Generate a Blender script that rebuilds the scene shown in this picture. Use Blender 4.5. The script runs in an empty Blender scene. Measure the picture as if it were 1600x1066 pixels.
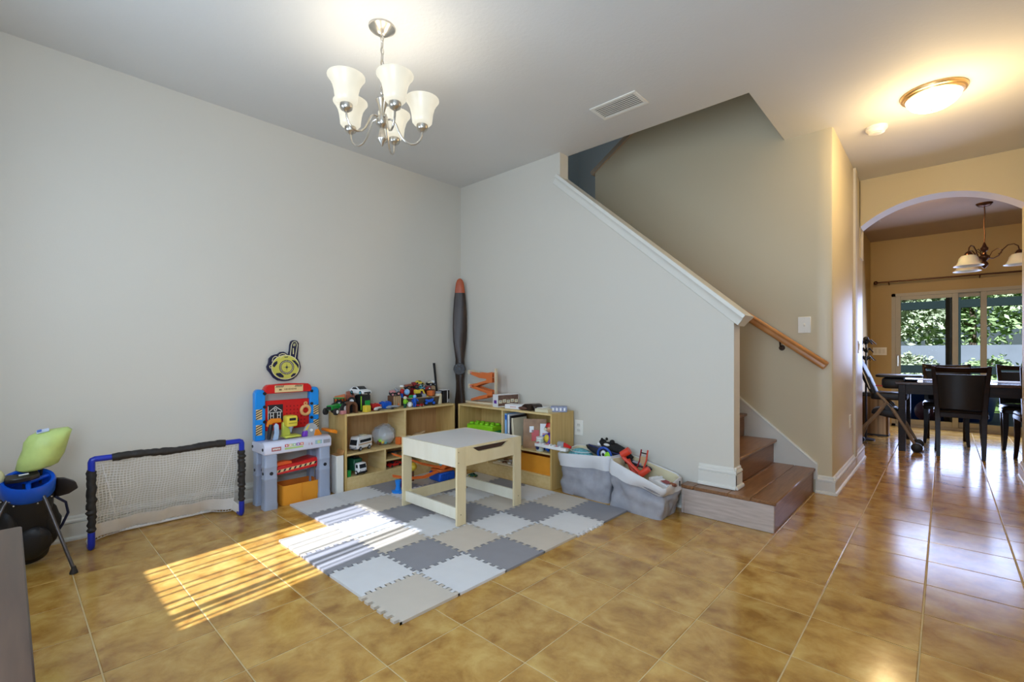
import bpy, bmesh, math, random
from mathutils import Vector, Matrix, Euler, noise as mnoise

# ------------------------------------------------------------------ camera, world, sun, window light, exposure
scene = bpy.context.scene
COL = scene.collection
F_PX, YAW, HOR, CAM_H = 730.55, 0.746332, 552.2, 1.06
CAM = Vector((3.6453, -3.1660, CAM_H))
cam_data = bpy.data.cameras.new('camera')
cam = bpy.data.objects.new('camera', cam_data)
COL.objects.link(cam)
cam.location = CAM
cam.rotation_euler = (math.pi / 2, 0, YAW)
cam_data.sensor_fit = 'HORIZONTAL'
cam_data.sensor_width = 36.0
cam_data.lens = 36.0 * F_PX / 1600.0
cam_data.shift_y = (HOR - 533.0) / 1600.0
cam_data.clip_start = 0.02
cam_data.clip_end = 200
scene.camera = cam
scene.view_settings.view_transform = 'Standard'
scene.view_settings.look = 'None'
scene.view_settings.gamma = 1.0
scene.view_settings.use_curve_mapping = False
scene.view_settings.exposure = 0.44
scene.cycles.max_bounces = 10
scene.cycles.diffuse_bounces = 6
scene.cycles.sample_clamp_indirect = 6.0
scene.cycles.caustics_reflective = False
scene.cycles.caustics_refractive = False

world = bpy.data.worlds.new('world')
scene.world = world
world.use_nodes = True
wn = world.node_tree.nodes
bgn = wn['Background']
sky = wn.new('ShaderNodeTexSky')
sky.sky_type = 'HOSEK_WILKIE'
sky.turbidity = 3.0
sky.sun_direction = (0.074, -0.74, 0.668)
world.node_tree.links.new(sky.outputs[0], bgn.inputs['Color'])
bgn.inputs['Strength'].default_value = 0.7

SUN_DIR = Vector((-0.105, 1.0, -0.90)).normalized()
sun_l = bpy.data.lights.new('sun', 'SUN')
sun_l.energy = 10.0
sun_l.angle = 0.012
sun_l.color = (0.82, 0.88, 1.0)
sun = bpy.data.objects.new('sun', sun_l)
COL.objects.link(sun)
sun.rotation_euler = SUN_DIR.to_track_quat('-Z', 'Y').to_euler()

def area(name, loc, direction, sx, sy, energy, color, spread=math.pi):
    l = bpy.data.lights.new(name, 'AREA')
    l.shape = 'RECTANGLE'; l.size = sx; l.size_y = sy
    l.energy = energy; l.color = color; l.spread = spread
    o = bpy.data.objects.new(name, l); COL.objects.link(o)
    o.location = loc
    o.rotation_euler = Vector(direction).to_track_quat('-Z', 'Z').to_euler()
    return o

def point(name, loc, energy, color, radius=0.03):
    l = bpy.data.lights.new(name, 'POINT')
    l.energy = energy; l.color = color; l.shadow_soft_size = radius
    o = bpy.data.objects.new(name, l); COL.objects.link(o)
    o.location = loc
    return o

DAY = (0.60, 0.78, 1.0)
# daylight that enters by the front windows behind the camera, the patio door and the upstairs window
area('front_window_daylight', (1.25, -3.66, 1.55), (0.25, 1, -0.05), 0.8, 1.2, 19, DAY)
area('entry_window_daylight', (3.0, -3.66, 1.45), (-0.35, 1, 0.05), 1.5, 1.5, 76, DAY)
area('patio_door_daylight', (4.1, 5.32, 1.02), (-0.05, -1, -0.30), 1.9, 1.7, 55, (0.48, 0.60, 1.0))
area('upstairs_daylight', (1.3, 0.9, 5.3), (0, 0, -1), 1.6, 0.9, 5, (0.40, 0.66, 1.0))

# ------------------------------------------------------------------ pixel helpers (direction only; the depth comes from a plane)
_FW = Vector((-math.sin(YAW), math.cos(YAW), 0)); _RT = Vector((math.cos(YAW), math.sin(YAW), 0))
def at(u, v, **k):
    d = _FW + _RT * ((u - 800) / F_PX) + Vector((0, 0, -(v - HOR) / F_PX))
    a, val = list(k.items())[0]; i = 'xyz'.index(a)
    return CAM + d * ((val - CAM[i]) / d[i])
def project(p):
    d = Vector(p) - CAM; w = d.dot(_FW)
    if w < 0.05: return None
    return 800 + F_PX * d.dot(_RT) / w, HOR - F_PX * d.z / w, w

# ------------------------------------------------------------------ materials
MATS = {}
def mat(name, color, rough=0.5, metal=0.0, var=0.06, scale=12.0, bump=0.0, bscale=200.0, emit=None, estr=0.0,
        trans=0.0, alpha=1.0, coat=0.0, sub=0.0, spec=0.5, stretch=None, color2=None, ior=1.45):
    if name in MATS: return MATS[name]
    m = bpy.data.materials.new(name); m.use_nodes = True
    nt = m.node_tree; N = nt.nodes; L = nt.links
    b = N['Principled BSDF']
    b.inputs['Roughness'].default_value = rough
    b.inputs['Metallic'].default_value = metal
    b.inputs['Specular IOR Level'].default_value = spec
    b.inputs['IOR'].default_value = ior
    b.inputs['Transmission Weight'].default_value = trans
    b.inputs['Alpha'].default_value = alpha
    b.inputs['Coat Weight'].default_value = coat
    if sub: b.inputs['Subsurface Weight'].default_value = sub
    tc = N.new('ShaderNodeTexCoord'); mp = N.new('ShaderNodeMapping')
    L.new(tc.outputs['Object'], mp.inputs['Vector'])
    if stretch: mp.inputs['Scale'].default_value = stretch
    nz = N.new('ShaderNodeTexNoise'); nz.inputs['Scale'].default_value = scale
    nz.inputs['Detail'].default_value = 4
    L.new(mp.outputs['Vector'], nz.inputs['Vector'])
    rp = N.new('ShaderNodeValToRGB')
    c = color
    c2 = color2 or tuple(min(1, x * (1 + var)) for x in c)
    c1 = tuple(x * (1 - var) for x in c) if not color2 else c
    rp.color_ramp.elements[0].position = 0.3; rp.color_ramp.elements[1].position = 0.7
    rp.color_ramp.elements[0].color = (*c1, 1); rp.color_ramp.elements[1].color = (*c2, 1)
    L.new(nz.outputs['Fac'], rp.inputs['Fac'])
    L.new(rp.outputs['Color'], b.inputs['Base Color'])
    if bump:
        n2 = N.new('ShaderNodeTexNoise'); n2.inputs['Scale'].default_value = bscale; n2.inputs['Detail'].default_value = 2
        L.new(tc.outputs['Object'], n2.inputs['Vector'])
        bp = N.new('ShaderNodeBump'); bp.inputs['Strength'].default_value = bump; bp.inputs['Distance'].default_value = 0.002
        L.new(n2.outputs['Fac'], bp.inputs['Height']); L.new(bp.outputs['Normal'], b.inputs['Normal'])
    if emit:
        b.inputs['Emission Color'].default_value = (*emit, 1); b.inputs['Emission Strength'].default_value = estr
    MATS[name] = m
    return m

def wood(name, c1, c2, rough=0.35, scale=(2, 2, 30), coat=0.0, wave=3.0):
    m = mat(name, c1, rough=rough, color2=c2, scale=wave, stretch=scale, coat=coat)
    return m

wallm = mat('wall_paint', (0.635, 0.60, 0.53), rough=0.55, var=0.012, scale=1.2, bump=0.12, bscale=160)
dinem = mat('dining_paint_dim_warm', (0.46, 0.325, 0.14), rough=0.55, var=0.012, scale=1.2, bump=0.12, bscale=160)  # dim, warm room light is put into the dining wall colour
hallm = mat('hall_paint_lamplit', (0.60, 0.52, 0.36), rough=0.55, var=0.012, scale=1.2, bump=0.12, bscale=160)  # warm lamplight mixed into the colour of the hall and stairwell walls
archm = mat('arch_paint_lamplit', (0.60, 0.51, 0.32), rough=0.55, var=0.012, scale=1.2, bump=0.12, bscale=160)  # gold of the lamplight is part of this wall colour
ceilm = mat('ceiling_paint', (0.64, 0.63, 0.61), rough=0.7, var=0.015, scale=2.0, bump=0.5, bscale=55)
trimm = mat('trim_white', (0.70, 0.68, 0.62), rough=0.35, var=0.01)
whitem = mat('plate_white', (0.82, 0.80, 0.74), rough=0.35, var=0.01)
groutm = mat('grout', (0.56, 0.42, 0.21), rough=0.8, var=0.08, scale=30)

def tile_material():
    m = bpy.data.materials.new('floor_tile'); m.use_nodes = True
    nt = m.node_tree; N = nt.nodes; L = nt.links; b = N['Principled BSDF']
    tc = N.new('ShaderNodeTexCoord'); oi = N.new('ShaderNodeObjectInfo'); geo = N.new('ShaderNodeNewGeometry')
    add = N.new('ShaderNodeVectorMath'); add.operation = 'MULTIPLY_ADD'
    comb = N.new('ShaderNodeCombineXYZ')
    for k in range(3): L.new(oi.outputs['Random'], comb.inputs[k])
    add.inputs[1].default_value = (37, 53, 11)
    L.new(comb.outputs[0], add.inputs[0]); L.new(geo.outputs['Position'], add.inputs[2])
    n1 = N.new('ShaderNodeTexNoise'); n1.inputs['Scale'].default_value = 8.0; n1.inputs['Detail'].default_value = 6; n1.inputs['Roughness'].default_value = 0.6
    n1.inputs['Distortion'].default_value = 0.3
    L.new(add.outputs[0], n1.inputs['Vector'])
    rp = N.new('ShaderNodeValToRGB'); e = rp.color_ramp.elements
    e[0].position = 0.33; e[0].color = (0.295, 0.137, 0.023, 1)
    e[1].position = 0.68; e[1].color = (0.57, 0.365, 0.102, 1)
    mid = e.new(0.5); mid.color = (0.45, 0.245, 0.052, 1)
    L.new(n1.outputs['Fac'], rp.inputs['Fac'])
    mx = N.new('ShaderNodeMix'); mx.data_type = 'RGBA'; mx.blend_type = 'MULTIPLY'; mx.inputs['Factor'].default_value = 1.0
    rr = N.new('ShaderNodeMapRange'); rr.inputs['To Min'].default_value = 0.93; rr.inputs['To Max'].default_value = 1.07
    L.new(oi.outputs['Random'], rr.inputs['Value'])
    L.new(rp.outputs['Color'], mx.inputs['A']); L.new(rr.outputs[0], mx.inputs['B'])
    L.new(mx.outputs['Result'], b.inputs['Base Color'])
    n2 = N.new('ShaderNodeTexNoise'); n2.inputs['Scale'].default_value = 9; n2.inputs['Detail'].default_value = 4
    L.new(add.outputs[0], n2.inputs['Vector'])
    r2 = N.new('ShaderNodeMapRange'); r2.inputs['To Min'].default_value = 0.12; r2.inputs['To Max'].default_value = 0.22
    L.new(n2.outputs['Fac'], r2.inputs['Value']); L.new(r2.outputs[0], b.inputs['Roughness'])
    bp = N.new('ShaderNodeBump'); bp.inputs['Strength'].default_value = 0.10; bp.inputs['Distance'].default_value = 0.004
    L.new(n2.outputs['Fac'], bp.inputs['Height']); L.new(bp.outputs['Normal'], b.inputs['Normal'])
    b.inputs['Specular IOR Level'].default_value = 0.8
    return m
tilem = tile_material()

# ------------------------------------------------------------------ mesh builder
def rotm(r):
    return Euler(r, 'XYZ').to_matrix() if r else Matrix.Identity(3)

class MB:
    def __init__(s): s.bm = bmesh.new()
    def _add(s, vs, fs):
        bv = [s.bm.verts.new(v) for v in vs]
        for f in fs:
            try: s.bm.faces.new([bv[i] for i in f])
            except ValueError: pass
        return s
    def box(s, c, d, r=None, taper=1.0):
        R = rotm(r); c = Vector(c); hx, hy, hz = d[0] / 2, d[1] / 2, d[2] / 2
        vs = []
        for z in (-1, 1):
            t = taper if z > 0 else 1.0
            for x, y in ((-1, -1), (1, -1), (1, 1), (-1, 1)):
                vs.append(c + R @ Vector((x * hx * t, y * hy * t, z * hz)))
        return s._add(vs, [(3, 2, 1, 0), (4, 5, 6, 7), (0, 1, 5, 4), (1, 2, 6, 5), (2, 3, 7, 6), (3, 0, 4, 7)])
    def b2(s, x0, x1, y0, y1, z0, z1):
        return s.box(((x0 + x1) / 2, (y0 + y1) / 2, (z0 + z1) / 2), (x1 - x0, y1 - y0, z1 - z0))
    def cyl(s, p0, p1, r0, r1=None, n=12, caps=True):
        p0 = Vector(p0); p1 = Vector(p1); r1 = r0 if r1 is None else r1
        ax = (p1 - p0).normalized()
        u = ax.orthogonal().normalized(); w = ax.cross(u)
        vs = []
        for p, r in ((p0, r0), (p1, r1)):
            for i in range(n):
                a = 2 * math.pi * i / n
                vs.append(p + (u * math.cos(a) + w * math.sin(a)) * r)
        fs = [(i, (i + 1) % n, n + (i + 1) % n, n + i) for i in range(n)]
        if caps: fs += [tuple(range(n - 1, -1, -1)), tuple(range(n, 2 * n))]
        return s._add(vs, fs)
    def tube(s, pts, r, n=8, closed=False):
        pts = [Vector(p) for p in pts]; m = len(pts)
        rs = r if isinstance(r, (list, tuple)) else [r] * m
        vs = []; prev = None
        for i, p in enumerate(pts):
            a = pts[(i - 1) % m] if (i > 0 or closed) else p
            b = pts[(i + 1) % m] if (i < m - 1 or closed) else p
            t = (b - a).normalized()
            u = t.orthogonal().normalized() if prev is None else (prev - t * prev.dot(t)).normalized()
            prev = u; w = t.cross(u)
            for k in range(n):
                an = 2 * math.pi * k / n
                vs.append(p + (u * math.cos(an) + w * math.sin(an)) * rs[i])
        fs = []
        for i in range(m if closed else m - 1):
            j = (i + 1) % m
            for k in range(n):
                fs.append((i * n + k, i * n + (k + 1) % n, j * n + (k + 1) % n, j * n + k))
        if not closed: fs += [tuple(range(n - 1, -1, -1)), tuple(range((m - 1) * n, m * n))]
        return s._add(vs, fs)
    def lathe(s, prof, c=(0, 0, 0), n=24, r=None, flute=0.0, nf=8):
        R = rotm(r); c = Vector(c); vs = []; m = len(prof)
        for (rad, z) in prof:
            for k in range(n):
                a = 2 * math.pi * k / n
                q = rad * (1 + flute * math.cos(nf * a))
                vs.append(c + R @ Vector((q * math.cos(a), q * math.sin(a), z)))
        fs = []
        for i in range(m - 1):
            for k in range(n):
                fs.append((i * n + k, i * n + (k + 1) % n, (i + 1) * n + (k + 1) % n, (i + 1) * n + k))
        if prof[0][0] > 1e-5: fs.append(tuple(range(n - 1, -1, -1)))
        if prof[-1][0] > 1e-5: fs.append(tuple(range((m - 1) * n, m * n)))
        return s._add(vs, fs)
    def shell(s, prof, c=(0, 0, 0), n=24, r=None):
        # open lathe without caps
        R = rotm(r); c = Vector(c); vs = []; m = len(prof)
        for (rad, z) in prof:
            for k in range(n):
                a = 2 * math.pi * k / n
                vs.append(c + R @ Vector((rad * math.cos(a), rad * math.sin(a), z)))
        fs = []
        for i in range(m - 1):
            for k in range(n):
                fs.append((i * n + k, i * n + (k + 1) % n, (i + 1) * n + (k + 1) % n, (i + 1) * n + k))
        return s._add(vs, fs)
    def ball(s, c, rad, r=None, n=14, m=8):
        rad = rad if isinstance(rad, (tuple, list)) else (rad, rad, rad)
        R = rotm(r); c = Vector(c); vs = [c + R @ Vector((0, 0, -rad[2]))]
        for i in range(1, m):
            th = -math.pi / 2 + math.pi * i / m
            for k in range(n):
                a = 2 * math.pi * k / n
                vs.append(c + R @ Vector((rad[0] * math.cos(th) * math.cos(a), rad[1] * math.cos(th) * math.sin(a), rad[2] * math.sin(th))))
        vs.append(c + R @ Vector((0, 0, rad[2])))
        fs = [(0, 1 + (k + 1) % n, 1 + k) for k in range(n)]
        for i in range(m - 2):
            for k in range(n):
                a = 1 + i * n + k; b = 1 + i * n + (k + 1) % n
                fs.append((a, b, b + n, a + n))
        top = len(vs) - 1; o = 1 + (m - 2) * n
        fs += [(o + k, o + (k + 1) % n, top) for k in range(n)]
        return s._add(vs, fs)
    def prism(s, poly, a, b, axis='z', r=None, c=(0, 0, 0)):
        # polygon (2-D, counter clockwise) swept along an axis from a to b
        R = rotm(r); c = Vector(c); n = len(poly)
        def P(p, t):
            if axis == 'z': v = Vector((p[0], p[1], t))
            elif axis == 'y': v = Vector((p[0], t, p[1]))
            else: v = Vector((t, p[0], p[1]))
            return c + R @ v
        vs = [P(p, a) for p in poly] + [P(p, b) for p in poly]
        fs = [tuple(range(n - 1, -1, -1)), tuple(range(n, 2 * n))] + [(i, (i + 1) % n, n + (i + 1) % n, n + i) for i in range(n)]
        return s._add(vs, fs)
    def loft(s, rings, cap0=True, cap1=True):
        n = len(rings[0]); vs = [v for r in rings for v in r]; fs = []
        for i in range(len(rings) - 1):
            for k in range(n):
                fs.append((i * n + k, i * n + (k + 1) % n, (i + 1) * n + (k + 1) % n, (i + 1) * n + k))
        if cap0: fs.append(tuple(range(n - 1, -1, -1)))
        if cap1: fs.append(tuple(range((len(rings) - 1) * n, len(rings) * n)))
        return s._add(vs, fs)
    def mesh(s, name, bevel=0.0, smooth=40, seg=1):
        bm = s.bm
        bmesh.ops.recalc_face_normals(bm, faces=bm.faces[:])
        if bevel:
            es = [e for e in bm.edges if len(e.link_faces) == 2 and e.calc_face_angle(0) > math.radians(35)]
            bmesh.ops.bevel(bm, geom=es, offset=bevel, offset_type='OFFSET', segments=seg, profile=0.5, affect='EDGES', clamp_overlap=True)
        me = bpy.data.meshes.new(name)
        bm.to_mesh(me); bm.free()
        if smooth:
            me.shade_smooth(); me.set_sharp_from_angle(angle=math.radians(smooth))
        return me
    def build(s, name, m, parent=None, bevel=0.0, smooth=40, seg=1, loc=None, rot=None, label=None):
        me = s.mesh(name, bevel, smooth, seg)
        me.materials.append(m)
        return link(name, me, parent, loc, rot, label)

def link(name, me, parent=None, loc=None, rot=None, label=None):
    o = bpy.data.objects.new(name, me); COL.objects.link(o)
    if parent: o.parent = parent
    if loc is not None: o.location = loc
    if rot is not None: o.rotation_euler = rot
    if label: o['label'] = label
    return o
def tag(o, label, cat, group=None, kind=None):
    o['label'] = label
    if cat: o['category'] = cat
    if group: o['group'] = group
    if kind: o['kind'] = kind
    return o
def thing(name, label, cat, loc=(0, 0, 0), rot=(0, 0, 0), group=None):
    o = bpy.data.objects.new(name, None); COL.objects.link(o)
    o.empty_display_size = 0.05
    o.location = loc
    o.rotation_euler = rot if isinstance(rot, (tuple, list)) else (0, 0, rot)
    return tag(o, label, cat, group)
def copy_tree(o, parent=None):
    c = o.copy(); COL.objects.link(c)
    if parent: c.parent = parent
    for ch in [x for x in o.children]: copy_tree(ch, c)
    return c
def struct(name, mb, m, parent=None, bevel=0.0, label=None, smooth=40):
    o = mb.build(name, m, parent, bevel, smooth)
    if not parent: o['kind'] = 'structure'
    if label: o['label'] = label
    return o
def rrect(hx, hy, r, n=4):
    pts = []
    for cx, cy, a0 in ((hx - r, hy - r, 0), (-hx + r, hy - r, 90), (-hx + r, -hy + r, 180), (hx - r, -hy + r, 270)):
        for i in range(n + 1):
            a = math.radians(a0 + 90 * i / n)
            pts.append((cx + r * math.cos(a), cy + r * math.sin(a)))
    return pts
def text_mesh(name, body, size, m, parent, loc, rot, depth=0.001, align='CENTER'):
    cu = bpy.data.curves.new(name, 'FONT'); cu.body = body; cu.size = size; cu.extrude = depth
    cu.align_x = align; cu.align_y = 'CENTER'; cu.resolution_u = 3
    tmp = bpy.data.objects.new(name, cu); COL.objects.link(tmp)
    dg = bpy.context.evaluated_depsgraph_get()
    me = bpy.data.meshes.new_from_object(tmp.evaluated_get(dg))
    bpy.data.objects.remove(tmp); bpy.data.curves.remove(cu)
    me.materials.clear(); me.materials.append(m)
    return link(name, me, parent, loc, rot)

# ------------------------------------------------------------------ the setting
CZ = 2.755; TP = 0.33052; TX0 = 0.2757; TY0 = 0.0240
XR = 4.135; YB = -3.75; XW = 3.033; YW = 1.03; YD = 5.65; XD = 2.83; XDR = 5.7
fl = MB(); fl.b2(-0.12, XDR + 0.12, YB - 0.12, YD + 0.12, -0.12, -0.0022)
floor = struct('floor', fl, groutm, label='tan square ceramic floor tiles with pale grout joints')
g = 0.0024
tb = MB()
h = TP / 2 - g
tb.loft([[Vector((x * q, y * q, z)) for x, y in ((-1, -1), (1, -1), (1, 1), (-1, 1))] for q, z in ((h, -0.006), (h, -0.0012), (h - 0.0022, 0.0))])
tile_me = tb.mesh('tile', smooth=0); tile_me.materials.append(tilem)
cells = []
for i in range(-2, 18):
    for j in range(-13, 18):
        x = TX0 + (i + 0.5) * TP; y = TY0 + (j + 0.5) * TP
        if x < 0 - TP / 2 or x > XDR or y < YB or y > YD: continue
        if y > 2.53 and x < XD - 0.2: continue
        if y > 0.15 and x < 2.6: continue
        if y < 2.3 and x > XR + 0.2: continue
        pr = project((x, y, 0)); big = 0.0
        if pr and -60 < pr[0] < 1660 and pr[1] < 1120: big = 1.0 / pr[2] ** 2
        cells.append((big, x, y))
cells.sort(reverse=True)
def clip_tile(x, y):
    return min(x - 0, 9) > TP / 2 and y + TP / 2 < YD
n_part = 0
rest = MB()
for big, x, y in cells:
    if big > 0 and n_part < 298:
        o = link('tile', tile_me, floor, (x, y, 0)); n_part += 1
    else:
        rest.loft([[Vector((x + a * q, y + b * q, z)) for a, b in ((-1, -1), (1, -1), (1, 1), (-1, 1))] for q, z in ((h, -0.006), (h, -0.0012), (h - 0.0022, 0.0))])
o = rest.build('far_tiles', tilem, floor, smooth=0); o['kind'] = 'stuff'

def wall(name, boxes, m=wallm, label=None, bevel=0.0):
    mb = MB()
    for b in boxes: mb.b2(*b)
    return struct(name, mb, m, bevel=bevel, label=label)
wall('wall_left', [(-0.12, 0, YB - 0.12, 2.21, 0, CZ + 0.3), (-0.12, 0, -0.12, 2.21, CZ + 0.3, 5.5)])
# back wall with the two front windows behind the camera
W1 = (0.86, 1.66, 0.93, 2.16); W2 = (2.25, 3.75, 0.70, 2.20)
wall('wall_back', [(-0.12, W1[0], YB - 0.12, YB, 0, CZ + 0.3), (W1[0], W1[1], YB - 0.12, YB, 0, W1[2]), (W1[0], W1[1], YB - 0.12, YB, W1[3], CZ + 0.3),
                   (W1[1], W2[0], YB - 0.12, YB, 0, CZ + 0.3), (W2[0], W2[1], YB - 0.12, YB, 0, W2[2]), (W2[0], W2[1], YB - 0.12, YB, W2[3], CZ + 0.3),
                   (W2[1], XR + 0.12, YB - 0.12, YB, 0, CZ + 0.3)])
wall('wall_right', [(XR, XR + 0.12, YB, 2.53, 0, CZ + 0.3)])
# stair wall: full height on the left, then a sloping knee wall
mb = MB()
KX0, KZ0, KX1, KZ1 = 1.268, 2.475, 2.655, 1.285
mb.prism([(0, 0), (KX1, 0), (KX1, KZ1), (KX0, KZ0), (KX0, CZ + 0.01), (0, CZ + 0.01)], 0.0, 0.115, axis='y')
struct('wall_stairs', mb, wallm)
# wall on the far side of the stairs, with a sloping top that follows the upper flight
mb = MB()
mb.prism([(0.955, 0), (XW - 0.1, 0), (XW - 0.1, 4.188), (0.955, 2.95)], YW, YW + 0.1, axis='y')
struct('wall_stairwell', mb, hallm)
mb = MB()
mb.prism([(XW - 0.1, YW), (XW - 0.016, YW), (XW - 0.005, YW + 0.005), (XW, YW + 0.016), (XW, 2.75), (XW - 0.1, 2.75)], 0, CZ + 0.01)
struct('wall_hall', mb, mat('hall_satin_lamplit', (0.60, 0.52, 0.36), rough=0.36, var=0.012, scale=1.2, bump=0.08, bscale=160))  # satin finish; its tan includes the warm lamplight
wall('wall_landing', [(-0.12, 3.05, 2.10, 2.21, 0, 5.5)])
wall('wall_upstairs', [(2.712, 2.83, 0.0, 2.10, CZ + 0.25, 5.5), (-0.12, 2.712, -0.005, 0.11, CZ + 0.25, 5.5)])
mb = MB()
mb.b2(-0.12, XR + 0.12, YB - 0.12, 0.112, CZ, CZ + 0.3)
mb.b2(2.712, XR + 0.12, 0.112, 2.64, CZ, CZ + 0.3)
struct('ceiling', mb, ceilm)
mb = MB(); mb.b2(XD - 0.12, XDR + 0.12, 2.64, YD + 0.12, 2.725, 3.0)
struct('ceiling_dining', mb, mat('dining_ceiling_shaded', (0.42, 0.32, 0.24), rough=0.75, var=0.02, scale=2, bump=0.5, bscale=55))  # white ceiling, coloured brown for the shade of the dim room
mb = MB(); mb.b2(-0.12, 2.9, -0.12, 2.3, 5.45, 5.6)
struct('ceiling_upstairs', mb, ceilm)

# archway wall
A0, A1, AZ, AR = 3.04, XR, 2.30, 0.205
half = (A1 - A0) / 2; rad = (half * half + AR * AR) / (2 * AR); cx = (A0 + A1) / 2; czc = AZ + AR - rad
arc = []
for i in range(33):
    x = A0 + (A1 - A0) * i / 32
    arc.append((x, czc + math.sqrt(max(0, rad * rad - (x - cx) ** 2))))
mb = MB()
vs = []
for y in (2.53, 2.75):
    vs += [Vector((x, y, z)) for x, z in arc]
    vs += [Vector((x, y, CZ + 0.1)) for x, z in arc]
n = len(arc); fs = []
for i in range(n - 1):
    fs += [(i, i + 1, n + i + 1, n + i), (2 * n + i + 1, 2 * n + i, 3 * n + i, 3 * n + i + 1), (i + 1, i, 2 * n + i, 2 * n + i + 1)]
mb._add(vs, fs)
mb.b2(A1, XDR + 0.12, 2.53, 2.75, 0, CZ + 0.1)
mb.b2(XD - 0.12, XW - 0.1, 2.60, 2.75, 0, CZ + 0.1)
mb.b2(XW - 0.1, A0, 2.55, 2.75, 2.0, CZ + 0.1)
struct('wall_arch', mb, archm)
# dining room
wall('wall_dining_left', [(XD - 0.12, XD, 2.75, YD, 0, 2.9)], dinem)
wall('wall_dining_right', [(XDR, XDR + 0.12, 2.75, YD, 0, 2.9)], dinem)
SD = (3.075, 4.98, 1.93)
wall('wall_dining_back', [(XD - 0.12, SD[0], YD, YD + 0.12, 0, 2.9), (SD[0], SD[1], YD, YD + 0.12, SD[2], 2.9), (SD[1], XDR + 0.12, YD, YD + 0.12, 0, 2.9)], dinem)

# baseboards: stepped profile, swept along straight runs
BP = [(0, 0), (0.030, 0), (0.030, 0.010), (0.026, 0.018), (0.017, 0.022), (0.017, 0.090), (0.010, 0.091), (0.010, 0.099), (0.020, 0.101), (0.018, 0.110), (0.010, 0.117), (0.009, 0.126), (0.005, 0.134), (0, 0.135)]
def base(name, p0, p1, nrm, z0=0.0, scale=1.0):
    mb = MB(); p0 = Vector(p0); p1 = Vector(p1); nrm = Vector(nrm)
    mb.loft([[p + nrm * a + Vector((0, 0, z0 + b * scale)) for a, b in BP] for p in (p0, p1)])
    return struct(name, mb, trimm, smooth=0)
base('baseboard_left', (0, YB, 0), (0, 0, 0), (1, 0, 0))
base('baseboard_stairs', (0, 0, 0), (2.40, 0, 0), (0, -1, 0))
base('baseboard_back', (0, YB, 0), (XR, YB, 0), (0, 1, 0))
base('baseboard_hall', (XW, YW - 0.02, 0), (XW, 2.77, 0), (1, 0, 0))
base('baseboard_stairwell', (2.925, YW, 0), (XW + 0.018, YW, 0), (0, -1, 0))
base('baseboard_right', (XR, YB, 0), (XR, 2.77, 0), (-1, 0, 0))
base('baseboard_dining', (XD, YD, 0), (SD[0] - 0.03, YD, 0), (0, -1, 0))
base('baseboard_dining_left', (XD, 2.75, 0), (XD, YD, 0), (1, 0, 0))
# baseboard that wraps the end of the knee wall on the first step
mb = MB()
for p0, p1, nr in (((2.435, 0, 0.19), (2.672, 0, 0.19), Vector((0, -1, 0))), ((2.655, -0.018, 0.19), (2.655, 0.115, 0.19), Vector((1, 0, 0)))):
    mb.loft([[Vector(p) + nr * a + Vector((0, 0, b)) for a, b in BP] for p in (p0, p1)])
struct('trim_1', mb, trimm, smooth=0, label='white stepped baseboard wrapping the end of the knee wall')
# sloping cap of the knee wall
sl = math.atan2(KZ1 - KZ0, KX1 - KX0)
dvec = Vector((math.cos(sl), 0, math.sin(sl))); nvec = Vector((-math.sin(sl), 0, math.cos(sl)))
c0 = Vector((KX0 - 0.055, 0.0575, KZ0 + 0.047)); c1 = Vector((KX1 + 0.012, 0.0575, KZ1 - 0.010))
capp = [(-0.0575 - 0.034, 0.060), (-0.0575 - 0.034, 0.036), (-0.0575 - 0.024, 0.030), (-0.0575 - 0.016, 0.012), (-0.0575 - 0.012, -0.018), (-0.0575, -0.022),
        (0.0575, -0.022), (0.0575 + 0.012, -0.018), (0.0575 + 0.016, 0.012), (0.0575 + 0.024, 0.030), (0.0575 + 0.034, 0.036), (0.0575 + 0.034, 0.060)]
mb = MB()
mb.loft([[p + Vector((0, a, 0)) + nvec * b for a, b in capp] for p in (c0, c1 + dvec * 0.035)])
struct('trim_2', mb, trimm, label='white sloping cap moulding on the knee wall beside the stairs')
# cap on the upper flight's knee wall
s2 = (4.25 - 2.95) / (XW - 0.955); L2 = math.hypot(1, s2)
mb = MB()
d2 = Vector((1 / L2, 0, s2 / L2)); n2 = Vector((-s2 / L2, 0, 1 / L2))
mb.loft([[Vector((x, YW + 0.05, z)) + Vector((0, a, 0)) + n2 * b for a, b in ((-0.075, 0.0), (0.075, 0.0), (0.075, 0.045), (-0.075, 0.045))] for x, z in ((0.925, 2.95 - 0.02), (2.70, 2.95 + s2 * 1.745))])
struct('trim_3', mb, mat('upper_cap', (0.42, 0.33, 0.24), rough=0.45, var=0.03), bevel=0.004, label='sloping cap on the upper stair wall')
# skirt board along the far stair wall
mb = MB()
mb.prism([(2.935, 0.10), (2.935, 0.215), (1.0, 0.215 + 0.85 * 1.935), (1.0, 1.60), (2.5, 0.10)], YW - 0.014, YW, axis='y')
struct('trim_4', mb, trimm, label='painted skirt board stepping down beside the stair treads')
mb = MB()
mb.loft([[Vector((x, YW - 0.016 + a, z + b)) for a, b in ((-0.006, -0.006), (0.016, -0.006), (0.016, 0.008), (-0.002, 0.008))] for x, z in ((2.937, 0.217), (1.0, 0.217 + 0.85 * 1.937))])
mb.b2(2.928, 2.940, YW - 0.022, YW, 0.10, 0.218)
struct('trim_5', mb, trimm, label='thin raised lip along the top of the stair skirt board')

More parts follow.
